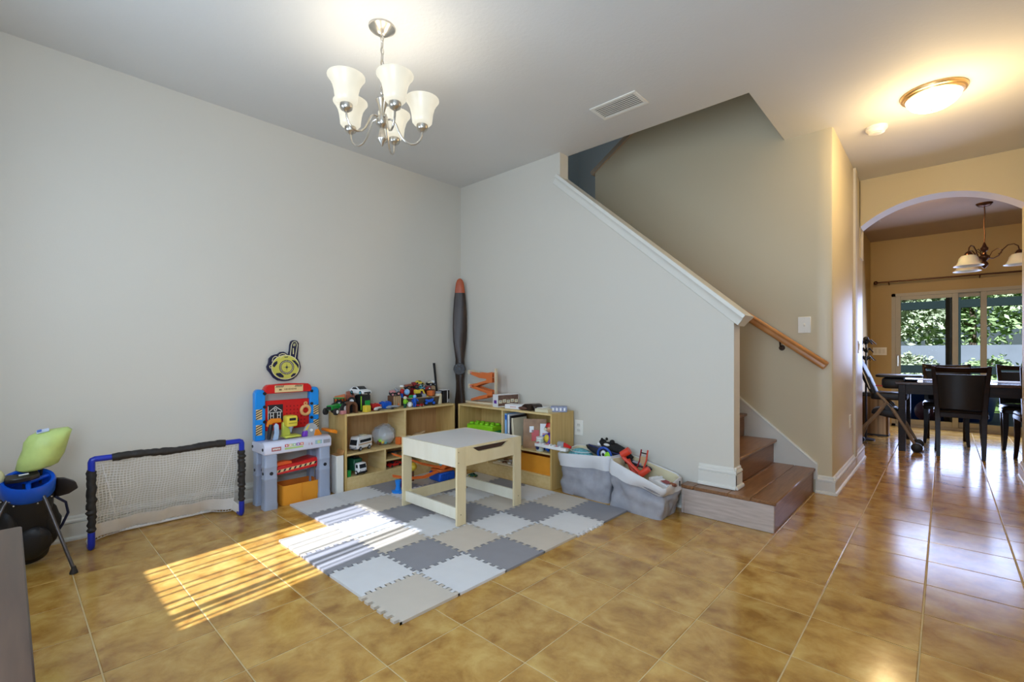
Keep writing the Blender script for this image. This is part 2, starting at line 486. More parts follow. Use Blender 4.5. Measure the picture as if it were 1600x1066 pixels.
# staircase
tread_m = [wood('tread_wood_%d' % i, c1, c2, rough=0.28, scale=(26, 2.2, 26)) for i, (c1, c2) in enumerate((
    ((0.16, 0.068, 0.026), (0.26, 0.125, 0.055)), ((0.19, 0.085, 0.034), (0.29, 0.145, 0.066)), ((0.145, 0.06, 0.023), (0.24, 0.11, 0.048))))]
riser_m = wood('riser_wood', (0.16, 0.066, 0.026), (0.25, 0.115, 0.05), rough=0.35, scale=(2.2, 2.2, 26))
front_m = wood('front_riser_daylit', (0.40, 0.33, 0.29), (0.54, 0.46, 0.42), rough=0.35, scale=(2.2, 2.2, 22))  # paler than the other risers: reflected daylight is put into the colour
st = thing('staircase', 'brown wood staircase with a wide wraparound bottom step', 'staircase', (2.64, 0.5, 0))
def lp(x, y, z): return (x - 2.64, y - 0.5, z)
def sb(name, x0, x1, y0, y1, z0, z1, m, bevel=0.003, label=None):
    mb = MB(); a = lp(x0, y0, z0); b = lp(x1, y1, z1); mb.b2(a[0], b[0], a[1], b[1], a[2], b[2])
    return mb.build(name, m, st, bevel, label=label)
RISE = 0.187; RUN = 0.221
sb('riser', 2.375, 2.912, -0.112, -0.094, 0.0, RISE - 0.022, front_m, label='wood front of the bottom step with reflected daylight in its colour')
sb('riser', 2.894, 2.912, -0.094, YW - 0.016, 0.0, RISE - 0.022, riser_m)
sb('riser', 2.357, 2.375, -0.112, 0.0, 0.0, RISE - 0.022, front_m)
sb('tread', 2.350, 2.44, -0.118, -0.001, RISE - 0.022, RISE, tread_m[0], 0.005)
sb('tread', 2.44, 2.655, -0.118, -0.001, RISE - 0.022, RISE, tread_m[0], 0.005)
sb('tread_plank', 2.655, 2.785, -0.118, YW - 0.016, RISE - 0.022, RISE, tread_m[1], 0.003)
sb('tread_plank', 2.785, 2.925, -0.118, YW - 0.016, RISE - 0.022, RISE, tread_m[0], 0.006)
sb('tread_plank', 2.60, 2.655, 0.117, YW - 0.016, RISE - 0.022, RISE, tread_m[2], 0.003)
for k in range(1, 9):
    xr = 2.64 - RUN * (k - 1); z0 = RISE * k; z1 = RISE * (k + 1)
    last = k == 8
    x_in = xr - RUN - 0.02 if not last else 0.0
    sb('riser', xr - 0.018, xr, 0.117, YW - 0.016, z0, z1 - 0.022, riser_m)
    sb('tread', x_in, xr + 0.024, 0.117, (YW - 0.016) if not last else YW - 0.016, z1 - 0.022, z1, tread_m[k % 3], 0.005)
sb('landing', 0.0, 0.953, YW - 0.016, 2.10, RISE * 9 - 0.022, RISE * 9, tread_m[0])
# handrail
rm_top = wood('rail_oak', (0.42, 0.165, 0.045), (0.55, 0.25, 0.08), rough=0.3, scale=(3, 3, 3))
hr = thing('handrail', 'varnished oak handrail bracketed to the stairwell wall', 'handrail', (3.0, 0.965, 0.965))
ra = Vector((0, 0, 0)); rb = Vector((-1.9, 0, 1.9 * 0.735))
dr = (rb - ra).normalized(); nr_ = Vector((-dr.z, 0, dr.x)) * -1
prof = [(-0.022, -0.030), (0.022, -0.030), (0.026, -0.012), (0.020, 0.004), (0.028, 0.018), (0.018, 0.032), (-0.018, 0.032), (-0.028, 0.018), (-0.020, 0.004), (-0.026, -0.012)]
mb = MB(); mb.loft([[p + Vector((0, a, 0)) + nr_ * b for a, b in prof] for p in (ra, rb)])
mb.build('rail', rm_top, hr, 0.002)
bronze = mat('bronze_dark', (0.05, 0.03, 0.02), rough=0.35, metal=0.8)
for t in (0.16, 0.6):
    p = ra.lerp(rb, t)
    b = MB(); b.tube([p + Vector((0, 0, -0.03)), p + Vector((0, 0.005, -0.065)), p + Vector((0, 0.03, -0.085)), p + Vector((0, 0.062, -0.085))], 0.006, 8)
    b.cyl(p + Vector((0, 0.058, -0.085)), p + Vector((0, 0.064, -0.085)), 0.022, n=14)
    b.build('bracket', bronze, hr)

# ------------------------------------------------------------------ windows behind the camera
vinyl = mat('window_vinyl', (0.82, 0.82, 0.80), rough=0.35, var=0.01)
glassm = mat('pane_glass', (0.95, 0.98, 1.0), rough=0.0, trans=1.0, var=0.0, ior=1.02, spec=0.2)
def window(name, W, n_v):
    fr = MB(); x0, x1, z0, z1 = W; y0, y1 = YB - 0.10, YB - 0.04
    for b in ((x0, x0 + 0.04, z0, z1), (x1 - 0.04, x1, z0, z1), (x0 + 0.04, x1 - 0.04, z0, z0 + 0.04), (x0 + 0.04, x1 - 0.04, z1 - 0.04, z1)):
        fr.b2(b[0], b[1], y0, y1, b[2], b[3])
    o = struct(name, fr, vinyl)
    return o
window('window_1', W1, 1)
w2 = window('window_2', W2, 1)
# vertical blinds: the sunny window has turned vanes, the other is closed
vane_m = mat('blind_vane', (0.85, 0.84, 0.80), rough=0.6, var=0.02)
bl = thing('vertical_blind', 'white vertical blind with turned slats at the front window', 'blind', (1.26, YB + 0.035, 2.2))
MB().box((0, 0, 0.0), (0.92, 0.05, 0.05)).build('headrail', vinyl, bl, 0.004)
random.seed(5)
x = -0.42; gaps = [0.052, 0.060, 0.085, 0.05, 0.11, 0.055, 0.09, 0.06, 0.075, 0.05]
i = 0
while x < 0.43:
    ang = math.radians(random.choice([80, 66, 86, 54, 76, 84]))
    mb = MB(); zt = -0.03; zb = -1.32
    mb.box((x, 0, (zt + zb) / 2), (0.062, 0.0015, zt - zb), (0, 0, ang)); mb.build('slat', vane_m, bl)
    x += gaps[i % len(gaps)]; i += 1
bl2 = thing('vertical_blind', 'closed white vertical blind at the wider front window', 'blind', (3.0, YB + 0.04, 2.25))
MB().box((0, 0, 0), (1.62, 0.05, 0.05)).build('headrail', vinyl, bl2, 0.004)
sm = MB().box((0, 0, -0.80), (0.084, 0.0015, 1.54)).mesh('slat'); sm.materials.append(vane_m)
for k in range(21):
    link('slat', sm, bl2, (-0.79 + k * 0.079, 0.004 * (k % 2), 0), (0, 0, 0.06))

# ------------------------------------------------------------------ ceiling fixtures
nickel = mat('brushed_nickel', (0.62, 0.58, 0.52), rough=0.28, metal=1.0, var=0.05)
def shade_mat(name, col, s, base=(0.9, 0.88, 0.8)):
    m = bpy.data.materials.new(name); m.use_nodes = True
    nt = m.node_tree; N = nt.nodes; L = nt.links; b = N['Principled BSDF']
    b.inputs['Base Color'].default_value = (*base, 1); b.inputs['Roughness'].default_value = 0.35
    tc = N.new('ShaderNodeTexCoord'); nz = N.new('ShaderNodeTexNoise'); nz.inputs['Scale'].default_value = 9
    L.new(tc.outputs['Object'], nz.inputs['Vector'])
    mr = N.new('ShaderNodeMapRange'); mr.inputs['To Min'].default_value = s * 0.8; mr.inputs['To Max'].default_value = s * 1.2
    L.new(nz.outputs['Fac'], mr.inputs['Value']); L.new(mr.outputs[0], b.inputs['Emission Strength'])
    b.inputs['Emission Color'].default_value = (*col, 1)
    return m
shade_on = shade_mat('lit_frosted_glass', (1.0, 0.93, 0.74), 0.50, (0.30, 0.285, 0.24))
bulb_on = mat('lit_bulb', (1, 1, 0.95), emit=(1.0, 0.95, 0.82), estr=3.0, var=0.0)
CX, CY = 1.498, -1.839
ch = thing('chandelier', 'brushed nickel chandelier with five lit upturned frosted glass shades', 'chandelier', (CX, CY, 2.135))
Z = lambda z: z - 2.135
MB().lathe([(0.012, Z(2.712)), (0.024, Z(2.716)), (0.05, Z(2.735)), (0.066, Z(2.746)), (0.068, Z(2.755))], n=32).build('canopy', nickel, ch)
lk = MB()
for k in range(9):
    zc = Z(2.700) - k * 0.034
    pts = []
    for q in range(12):
        a = 2 * math.pi * q / 12
        u, w = 0.0085 * math.cos(a), 0.022 * math.sin(a)
        pts.append((u, 0, zc + w) if k % 2 else (0, u, zc + w))
    o = MB().tube(pts, 0.0024, 6, closed=True).build('chain_link', nickel, ch)
MB().tube([(0.004 * math.sin(k * 0.9), 0.004 * math.cos(k * 0.9), Z(2.72) - 0.033 * k) for k in range(11)], 0.0025, 6).build('cord', nickel, ch)
MB().lathe([(0.006, Z(2.402)), (0.010, Z(2.398)), (0.010, Z(2.388)), (0.022, Z(2.384)), (0.032, Z(2.375)), (0.024, Z(2.36)), (0.013, Z(2.315)), (0.010, Z(2.298)), (0.014, Z(2.292))], n=48, flute=0.06, nf=12).build('stem', nickel, ch)
MB().lathe([(0.013, Z(2.292)), (0.028, Z(2.288)), (0.030, Z(2.252)), (0.026, Z(2.246)), (0.018, Z(2.236)), (0.010, Z(2.23)), (0.013, Z(2.222)), (0.016, Z(2.205)), (0.022, Z(2.18)), (0.028, Z(2.172)), (0.026, Z(2.165)), (0.010, Z(2.150)), (0.006, Z(2.140)), (0.0, Z(2.135))], n=32).build('hub', nickel, ch)
tocam = math.atan2(CAM.y - CY, CAM.x - CX)
R0 = 0.205
arm_pts = [(0.024, 2.278), (0.040, 2.283), (0.058, 2.276), (0.072, 2.255), (0.084, 2.225), (0.100, 2.195), (0.122, 2.172), (0.148, 2.163), (0.172, 2.168), (0.190, 2.185), (0.201, 2.21), (0.205, 2.24)]
sh_prof = [(0.030, 2.272), (0.044, 2.276), (0.052, 2.286), (0.054, 2.305), (0.058, 2.335), (0.066, 2.365), (0.078, 2.388), (0.089, 2.402), (0.089, 2.406), (0.084, 2.402), (0.073, 2.386), (0.062, 2.364), (0.054, 2.335), (0.049, 2.305), (0.046, 2.290), (0.03, 2.280)]
for k in range(5):
    a = tocam + math.radians(-55 + 72 * k)
    ca, sa = math.cos(a), math.sin(a)
    MB().tube([(r_ * ca, r_ * sa, Z(z_)) for r_, z_ in arm_pts], 0.0052, 8).build('arm', nickel, ch)
    c = (R0 * ca, R0 * sa, 0)
    MB().lathe([(0.006, Z(2.232)), (0.012, Z(2.236)), (0.026, Z(2.246)), (0.030, Z(2.254)), (0.030, Z(2.276)), (0.033, Z(2.279)), (0.033, Z(2.284)), (0.0, Z(2.284))], c, n=20).build('cup', nickel, ch)
    s_ = MB().shell([(r_, Z(z_)) for r_, z_ in sh_prof], c, n=28).build('shade', shade_on, ch)
    MB().lathe([(0.012, Z(2.284)), (0.013, Z(2.305)), (0.024, Z(2.325)), (0.028, Z(2.345)), (0.022, Z(2.364)), (0.0, Z(2.372))], c, n=14).build('bulb', bulb_on, s_)
    point('chandelier_bulb_light', (CX + c[0], CY + c[1], 2.385), 1.05, (1.0, 0.90, 0.74), 0.03)

brass = mat('satin_brass', (0.62, 0.42, 0.20), rough=0.3, metal=0.9, var=0.04)
fx = thing('flush_ceiling_light', 'round flush ceiling light with brass rim and glowing glass bowl', 'ceiling light', (3.592, 0.917, CZ - 0.115))
MB().lathe([(0.138, 0.080), (0.150, 0.084), (0.153, 0.092), (0.163, 0.096), (0.168, 0.106), (0.168, 0.115), (0, 0.115)], n=40).build('rim', brass, fx)
dome = mat('lit_dome_glass', (0.95, 0.9, 0.8), rough=0.3, emit=(1.0, 0.84, 0.55), estr=4.2, var=0.05, scale=5)
MB().lathe([(0.0, 0.0), (0.04, 0.003), (0.085, 0.016), (0.115, 0.036), (0.134, 0.062), (0.142, 0.086), (0.1, 0.09)], n=36).build('glass_bowl', dome, fx)
MB().lathe([(0.0, -0.012), (0.008, -0.004), (0.018, 0.004), (0.020, 0.009), (0.0, 0.010)], n=18).build('finial', nickel, fx)
point('flush_light', (3.592, 0.917, CZ - 0.28), 17.0, (1.0, 0.72, 0.36), 0.16)

sd = thing('smoke_detector', 'round white smoke detector on the hall ceiling', 'smoke detector', (3.272, 1.262, CZ - 0.05))
MB().lathe([(0.0, 0.004), (0.035, 0.002), (0.050, 0.008), (0.056, 0.022), (0.066, 0.030), (0.067, 0.05), (0, 0.05)], n=32).build('body', whitem, sd)
MB().lathe([(0.0, -0.001), (0.024, 0.0), (0.026, 0.005), (0.0, 0.006)], (0.006, -0.012, 0.0), n=20).build('test_button', trimm, sd)
slotm = mat('vent_dark', (0.05, 0.05, 0.06), rough=0.8)
def vent(loc, sx, sy, ns, label, fm, rz=0):
    v = thing('ceiling_vent', label, 'vent', loc, rz)
    fr = MB()
    fr.b2(-sx / 2, sx / 2, -sy / 2, -sy / 2 + 0.024, -0.008, 0.0); fr.b2(-sx / 2, sx / 2, sy / 2 - 0.024, sy / 2, -0.008, 0.0)
    fr.b2(-sx / 2, -sx / 2 + 0.024, -sy / 2 + 0.024, sy / 2 - 0.024, -0.008, 0.0); fr.b2(sx / 2 - 0.024, sx / 2, -sy / 2 + 0.024, sy / 2 - 0.024, -0.008, 0.0)
    fr.build('frame', fm, v, 0.002)
    MB().b2(-sx / 2 + 0.02, sx / 2 - 0.02, -sy / 2 + 0.02, sy / 2 - 0.02, -0.001, 0.0).build('duct', slotm, v)
    w = (sy - 0.052) / ns
    me = MB().box((0, 0, 0), (sx - 0.05, w * 0.66, 0.0015), (math.radians(8), 0, 0)).mesh('slat'); me.materials.append(fm)
    for k in range(ns): link('slat', me, v, (0, -sy / 2 + 0.026 + (k + 0.5) * w, -0.006))
    return v
vent((2.010, -0.322, CZ), 0.345, 0.20, 7, 'white slatted air vent in the living room ceiling', whitem)
vent((2.98, 4.15, 2.725), 0.30, 0.16, 6, 'dark slatted air vent in the dining room ceiling', mat('vent_shade', (0.40, 0.34, 0.28), rough=0.6), math.pi / 2)

# switches and outlets
def plate(name, label, loc, rz, kind, w=0.072, hgt=0.115, cat='outlet'):
    p = thing(name, label, cat, loc, rz)     # local: +y out of the wall is -y side
    MB().box((0, -0.003, 0), (w, 0.006, hgt)).build('cover_plate', whitem, p, 0.002)
    if kind == 'outlet':
        for dz in (-0.022, 0.022):
            s = MB().prism(rrect(0.016, 0.014, 0.008, 3), -0.009, -0.006, axis='y', c=(0, 0, dz)).build('socket', trimm, p)
            for dx in (-0.006, 0.006): MB().box((dx, -0.0092, dz + 0.002), (0.002, 0.0008, 0.009)).build('slot', slotm, s)
    elif kind == 'switch':
        MB().box((0, -0.007, 0), (0.012, 0.004, 0.026)).build('toggle_frame', trimm, p, 0.001)
        MB().box((0, -0.012, 0.003), (0.007, 0.012, 0.010), (0.5, 0, 0)).build('toggle', whitem, p, 0.001)
    elif kind == 'rocker3':
        for dx in (-0.045, 0, 0.045):
            MB().box((dx, -0.008, 0), (0.030, 0.005, 0.066), (0.06, 0, 0)).build('rocker', trimm, p, 0.001)
    elif kind == 'rocker':
        MB().box((0, -0.008, 0), (0.030, 0.005, 0.066), (0.06, 0, 0)).build('rocker', trimm, p, 0.001)
    for dz in (-0.048, 0.048) if kind != 'outlet' else (0,):
        MB().cyl((0, -0.0055, dz), (0, -0.0068, dz), 0.003, n=8).build('screw', trimm, p)
    return p
plate('light_switch', 'white toggle light switch above the oak handrail', (2.85, YW, 1.279), 0, 'switch', 0.085, 0.125, 'light switch')
plate('power_outlet', 'white wall plate beside the low shelf against the stair wall', (1.462, 0.0, 0.455), 0, 'outlet', 0.08, 0.125)
plate('power_outlet', 'white power outlet low on the hall wall', (XW, 1.87, 0.46), math.pi / 2, 'outlet')
plate('light_switch', 'white rocker switch on the hall wall near the arch', (XW, 2.452, 1.12), math.pi / 2, 'rocker', cat='light switch')
plate('light_switch', 'wide three gang switch plate beside the patio door', (2.94, YD, 1.09), 0, 'rocker3', 0.165, 0.115, 'light switch')

# ------------------------------------------------------------------ foam mat: every interlocking tile is a thing
PM = 0.297; MX, MY = 2.09, -2.127
foam = {0: mat('foam_beige', (0.56, 0.50, 0.425), rough=0.75, var=0.02, bump=0.25, bscale=400),
        1: mat('foam_white', (0.66, 0.66, 0.67), rough=0.75, var=0.02, bump=0.25, bscale=400),
        2: mat('foam_grey', (0.265, 0.262, 0.285), rough=0.75, var=0.03, bump=0.25, bscale=400)}
fname = {0: 'beige', 1: 'white', 2: 'grey'}
TEETH = 6
def edge_teeth(p0, p1, out, phase):
    # jigsaw edge from p0 to p1; tabs and notches alternate about the joint line
    p0 = Vector(p0); p1 = Vector(p1); d = p1 - p0; n = 2 * TEETH
    pts = []; a = 0.0105
    for k in range(n):
        t0 = k / n; t1 = (k + 1) / n
        s = a if (k + phase) % 2 == 0 else -a
        if k == 0: s0 = 0
        w = 0.18 / n * (1 if s > 0 else -1)
        pts += [p0 + d * (t0 - w * (0.5 if k else 0)) + out * s, p0 + d * (t1 + w * (0.5 if k < n - 1 else 0)) + out * s]
    return pts
cells = {}
for r in range(6):
    for c in range(4): cells[(c, r)] = (c + r) % 3
for r in range(1, 5):
    cells[(4, r)] = (4 + r) % 3
    cells[(5, r)] = (5 + r) % 3
cells[(5, 1)] = 1
cells[(4, 5)] = 0
rowname = ['nearest', 'second', 'third', 'fourth', 'fifth', 'sixth']
colname = ['rightmost', 'second', 'third', 'fourth', 'fifth', 'leftmost']
for (c, r), k in sorted(cells.items()):
    x1 = MX - c * PM; x0 = x1 - PM; y0 = MY + r * PM; y1 = y0 + PM
    P = []
    g_ = 0.0004
    def jig(pa, pb, out, nb, phase, straight):
        pa = Vector((*pa, 0)); pb = Vector((*pb, 0)); out = Vector((*out, 0))
        if straight: return [pa]
        return [q - out * g_ for q in edge_teeth(pa, pb, out, phase)]
    has = lambda q: q in cells
    toothy = (c, r) == (0, 0)
    P += jig((x0, y0), (x1, y0), (0, -1), None, 0, not (has((c, r - 1)) or toothy))
    P += jig((x1, y0), (x1, y1), (1, 0), None, 0, not (has((c - 1, r)) or (c, r) == (0, 4)))
    P += jig((x1, y1), (x0, y1), (0, 1), None, 0, not has((c, r + 1)))
    P += jig((x0, y1), (x0, y0), (-1, 0), None, 0, not has((c + 1, r)))
    poly = [(p.x - (x0 + x1) / 2, p.y - (y0 + y1) / 2) for p in P]
    mb = MB(); mb.prism(poly, 0.0, 0.0115)
    o = mb.build('foam_mat_tile', foam[k], smooth=0, loc=((x0 + x1) / 2, (y0 + y1) / 2, 0.0002))
    tag(o, '%s foam puzzle mat tile, %s column from the right, %s row from the front' % (fname[k], colname[c], rowname[r]) if c not in (0, 5) else
        '%s foam puzzle mat tile, %s column, %s row from the front' % (fname[k], colname[c], rowname[r]), 'mat tile', 'interlocking foam mat tiles')

# ------------------------------------------------------------------ children's table
MT = 0.012
cream = wood('cream_lamplit', (0.72, 0.59, 0.34), (0.78, 0.66, 0.42), rough=0.4, scale=(6, 6, 1.2))  # side boards, with the hall lamp's warm light put into their yellow
creamw = wood('cream_board', (0.74, 0.69, 0.55), (0.79, 0.75, 0.62), rough=0.4, scale=(6, 6, 1.2))
topm = mat('table_top_white', (0.70, 0.69, 0.69), rough=0.35, var=0.015)
tx0, tx1, ty0, ty1, tz = 0.905, 1.487, -1.320, -0.738, 0.484
tb_ = thing('play_table', 'square cream wooden play table with a white top', 'table', ((tx0 + tx1) / 2, (ty0 + ty1) / 2, MT))
hx, hy, zt = (tx1 - tx0) / 2, (ty1 - ty0) / 2, tz - MT
TH = 0.016
MB().b2(-hx + TH, hx - TH, -hy + TH, hy - TH, zt - 0.018, zt - 0.001).build('table_top', topm, tb_, 0.001)
leg_me = MB().b2(-TH / 2, TH / 2, -0.036, 0.036, 0, zt).mesh('leg', 0.0012); leg_me.materials.append(cream)
for sx in (-1, 1):
    for sy in (-1, 1): link('leg', leg_me, tb_, (sx * (hx - TH / 2), sy * (hy - 0.036), 0))
ap = 0.118
MB().b2(-hx, -hx + TH, -hy + 0.072, hy - 0.072, zt - ap, zt).build('apron', cream, tb_, 0.001)
# right apron with a curved handle slot cut in its upper edge
poly = [(-hy + 0.072, zt - ap), (hy - 0.072, zt - ap), (hy - 0.072, zt), (0.20, zt)]
slot = []
for i in range(13):
    t = i / 12; yy = 0.16 - 0.32 * t
    slot.append((yy, zt - 0.014 - 0.030 * min(1, math.sin(math.pi * t) * 2.2)))
MB().prism([(-hy + 0.072, zt - ap), (hy - 0.072, zt - ap), (hy - 0.072, zt - 0.012), (0.165, zt - 0.012)] + slot + [(-0.165, zt - 0.012), (-hy + 0.072, zt - 0.012)], hx - TH, hx, axis='x').build('apron', cream, tb_, 0.0)
MB().b2(hx - TH, hx, -hy + 0.072, hy - 0.072, zt - 0.012, zt).build('top_edge', cream, tb_, 0.001)
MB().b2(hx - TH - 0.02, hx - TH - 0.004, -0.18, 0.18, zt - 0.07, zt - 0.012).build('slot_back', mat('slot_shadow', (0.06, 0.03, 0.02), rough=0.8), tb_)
for sy in (-1, 1):
    y_ = sy * (hy - TH / 2)
    MB().b2(-hx + TH, hx - TH, y_ - TH / 2, y_ + TH / 2, zt - ap, zt).build('apron', creamw, tb_, 0.001)
    MB().b2(-hx + TH, hx - TH, y_ - sy * 0.02 - TH / 2, y_ - sy * 0.02 + TH / 2, 0.030, 0.100).build('stretcher', creamw, tb_, 0.001)
MB().b2(-hx + TH, -hx + TH * 2, -hy + 0.05, hy - 0.05, 0.030, 0.100).build('stretcher', cream, tb_, 0.001)
screw = mat('screw_hole', (0.22, 0.17, 0.10), rough=0.5)
for yy, zz in ((-hy + 0.012, zt - 0.025), (-hy + 0.012, zt - 0.09), (-hy + 0.03, 0.065), (hy - 0.03, 0.065)):
    MB().cyl((hx - 0.001, yy, zz), (hx + 0.0006, yy, zz), 0.0035, n=10).build('screw', screw, tb_)

# ------------------------------------------------------------------ low shelves
maple = wood('maple', (0.55, 0.355, 0.115), (0.65, 0.445, 0.17), rough=0.45, scale=(14, 14, 1.3))
maple2 = wood('maple_edge', (0.66, 0.475, 0.20), (0.74, 0.56, 0.27), rough=0.45, scale=(10, 1.3, 14))
mapleb = wood('maple_back', (0.45, 0.25, 0.10), (0.55, 0.33, 0.145), rough=0.5, scale=(14, 14, 1.2))
def bookcase(label, loc, rz, Wd, D, H, div, low, back, extra=None):
    # local: front faces -y, x runs along the front from left to right; origin at front-left floor corner
    s = thing('low_shelf', label, 'shelf', loc, rz)
    t = 0.016
    MB().b2(0, t, 0, D, 0, H).build('side_panel', maple, s, 0.001)
    MB().b2(Wd - t, Wd, 0, D, 0, H).build('side_panel', maple, s, 0.001)
    MB().b2(t, Wd - t, 0, D, H - t, H).build('top_board', maple2, s, 0.001)
    MB().b2(t, Wd - t, 0.003, D, 0.090, 0.104).build('bottom_board', maple2, s, 0.001)
    MB().b2(t, Wd - t, 0.006, 0.006 + t, 0.0, 0.089).build('kick_board', maple2, s, 0.001)
    MB().b2(t, Wd - t, D - 0.006, D, 0.104, H - t).build('back_panel', back, s)
    MB().b2(t, Wd - t, 0.003, D - 0.006, 0.270, 0.284).build('shelf_board', maple2, s, 0.001)
    MB().b2(div - t / 2, div + t / 2, 0.003, D - 0.006, 0.284, H - t).build('divider', maple2, s, 0.001)
    for d_ in low: MB().b2(d_ - t / 2, d_ + t / 2, 0.003, D - 0.006, 0.104, 0.270).build('divider', maple2, s, 0.001)
    if extra: MB().b2(extra[0], extra[1], 0.006, D - 0.006, extra[2] - 0.012, extra[2]).build('shelf_board', maple2, s, 0.001)
    return s
S1Y0, S1X = -1.413, 0.291
bookcase('low maple shelf against the left wall, loaded with toys', (S1X, S1Y0, 0), math.pi / 2, 1.09, 0.27, 0.592, 0.545, [0.352, 0.75], mapleb, (0.36, 0.742, 0.185))
S2X0, S2Y = 0.328, -0.316
bookcase('low maple shelf against the stair wall, loaded with books and boxes', (S2X0, S2Y, 0), 0, 1.098, 0.29, 0.592, 0.564, [0.385, 0.72], maple)

# ------------------------------------------------------------------ dark cabinet at the lower left, close to the camera
dk = wood('dark_walnut', (0.040, 0.019, 0.011), (0.070, 0.037, 0.022), rough=0.30, scale=(1.4, 18, 18))
cb = thing('cabinet', 'dark brown wooden cabinet at the lower left, close to the camera', 'cabinet', (2.9, -3.40, 0))
MB().b2(-1.06, 0.5, -0.27, 0.262, 0.575, 0.60).build('cabinet_top', dk, cb, 0.003)
MB().b2(-1.04, 0.48, -0.26, 0.235, 0.05, 0.575).build('body', dk, cb, 0.002)
for k in range(3):
    d_ = MB().box((-0.79 + k * 0.505, 0.243, 0.31), (0.49, 0.018, 0.50)).build('door', dk, cb, 0.003)
    MB().cyl((-0.62 + k * 0.505, 0.252, 0.36), (-0.62 + k * 0.505, 0.272, 0.36), 0.011, n=12).build('knob', nickel, d_)
MB().b2(-1.0, 0.44, -0.24, 0.20, 0.0, 0.05).build('plinth', dk, cb)

# ------------------------------------------------------------------ toy football goal
bluem = mat('goal_blue', (0.012, 0.03, 0.40), rough=0.3)
sleeve = mat('black_sleeve', (0.022, 0.018, 0.016), rough=0.6, var=0.3, scale=40, bump=0.6, bscale=60)
netm = mat('net_white', (0.80, 0.79, 0.77), rough=0.7)
gy0, gy1, gx, gh = -2.857, -2.128, 0.292, 0.505
go = thing('toy_goal', 'small toy football goal with blue tube frame and white net', 'goal', (gx, (gy0 + gy1) / 2, 0))
GY = (gy1 - gy0) / 2; R_ = 0.014
def corner_arc(s):
    return [(0, s * GY, gh - 0.085), (0, s * GY, gh - 0.028), (0, s * (GY - 0.004), gh - 0.018), (0, s * (GY - 0.014), gh - 0.014), (0, s * (GY - 0.095), gh - 0.014)]
for s in (-1, 1):
    MB().tube(corner_arc(s), R_ + 0.002, 10).build('corner_tube', bluem, go)
    MB().cyl((0, s * GY, gh - 0.09), (0, s * GY, 0.09), R_ - 0.003, n=10).build('post', bluem, go)
    MB().tube([(0, s * GY, 0.10), (0, s * GY, 0.03), (-0.008, s * GY, 0.018), (-0.03, s * GY, 0.016), (-0.05, s * GY, 0.016)], R_ + 0.002, 10).build('foot_tube', bluem, go)
    MB().tube([(-0.05, s * GY, 0.014), (-0.15, s * GY, 0.014), (-0.20, s * (GY - 0.01), 0.014), (-0.225, s * (GY - 0.03), 0.014)], 0.010, 8).build('side_bar', netm, go)
    # ruched sleeve on the post
    pts = []; rs = []
    random.seed(3 + s)
    for k in range(26):
        t = k / 25; z = gh - 0.075 - t * (gh - 0.175)
        pts.append((0.001 * random.uniform(-1, 1), s * GY + 0.003 * random.uniform(-1, 1), z))
        rs.append(0.021 + (0.004 * math.sin(k * 2.7) if t > 0.45 or s > 0 else 0.001 * math.sin(k)) - (0.003 if t > 0.75 else 0))
    MB().tube(pts, rs, 12).build('post_sleeve', sleeve, go)
pts = []; rs = []
random.seed(11)
for k in range(40):
    t = k / 39; y_ = -GY + 0.085 + t * (2 * GY - 0.18)
    pts.append((0.002 * math.sin(k), y_, gh - 0.014 - 0.003 + 0.004 * math.sin(t * 9)))
    rs.append(0.021 + 0.0025 * random.uniform(-1, 1))
MB().tube(pts, rs, 12).build('crossbar_sleeve', sleeve, go)
MB().tube([(-0.225, -GY + 0.03, 0.014), (-0.225, GY - 0.03, 0.014)], 0.009, 8).build('back_bar', netm, go)
net = MB()
def netp(a, b):
    # a 0..1 across, b 0..1 from crossbar to the back bar; sags a little
    y_ = -GY + 0.02 + a * (2 * GY - 0.04)
    edge = min(1, min(a, 1 - a) * 5)
    x_ = -0.015 - 0.205 * (b ** 1.5) * (0.55 + 0.45 * edge)
    z_ = gh - 0.035 - (gh - 0.05) * b
    return Vector((x_, y_ + 0.004 * math.sin(b * 14 + a * 9), z_ + 0.004 * math.sin(a * 25)))
NA, NB = 46, 30
for i in range(NA + 1):
    net.tube([netp(i / NA, k / 14) for k in range(15)], 0.0023, 3)
for j in range(NB + 1):
    net.tube([netp(k / 24, j / NB) for k in range(25)], 0.0023, 3)
o = net.build('net', netm, go, smooth=0); o['kind'] = 'stuff'
for s in (-1, 1):
    MB().tube([netp(0.5 + s * 0.47, 0), netp(0.5 + s * 0.42, 0.3), netp(0.5 + s * 0.36, 0.7), netp(0.5 + s * 0.34, 0.98)], 0.003, 6).build('net_seam', netm, go)
# white hem cloth along the bottom of the net
hem = MB(); rows = []
for b in (0.80, 0.88, 0.97):
    rows.append([netp(k / 30, b) + Vector((0.003, 0, 0.003 * math.sin(k * 1.7))) for k in range(31)])
vs = [v for r in rows for v in r]; fs = []
for i in range(2):
    for k in range(30): fs.append((i * 31 + k, i * 31 + k + 1, (i + 1) * 31 + k + 1, (i + 1) * 31 + k))
hem._add(vs, fs); hem.build('hem', netm, go)
for s in (-1, 1):
    fl_ = MB(); P_ = [(-0.01, s * (GY - 0.006), 0.07), (-0.01, s * (GY - 0.006), 0.018), (-0.10, s * (GY - 0.012), 0.018), (-0.21, s * (GY - 0.03), 0.02), (-0.19, s * (GY - 0.03), 0.10)]
    fl_._add([Vector(p) for p in P_] + [Vector(p) + Vector((0, -s * 0.002, 0)) for p in P_], [(0, 1, 2, 3, 4), (9, 8, 7, 6, 5)] + [(i, (i + 1) % 5, 5 + (i + 1) % 5, 5 + i) for i in range(5)])
    fl_.build('net_pocket', netm, go)

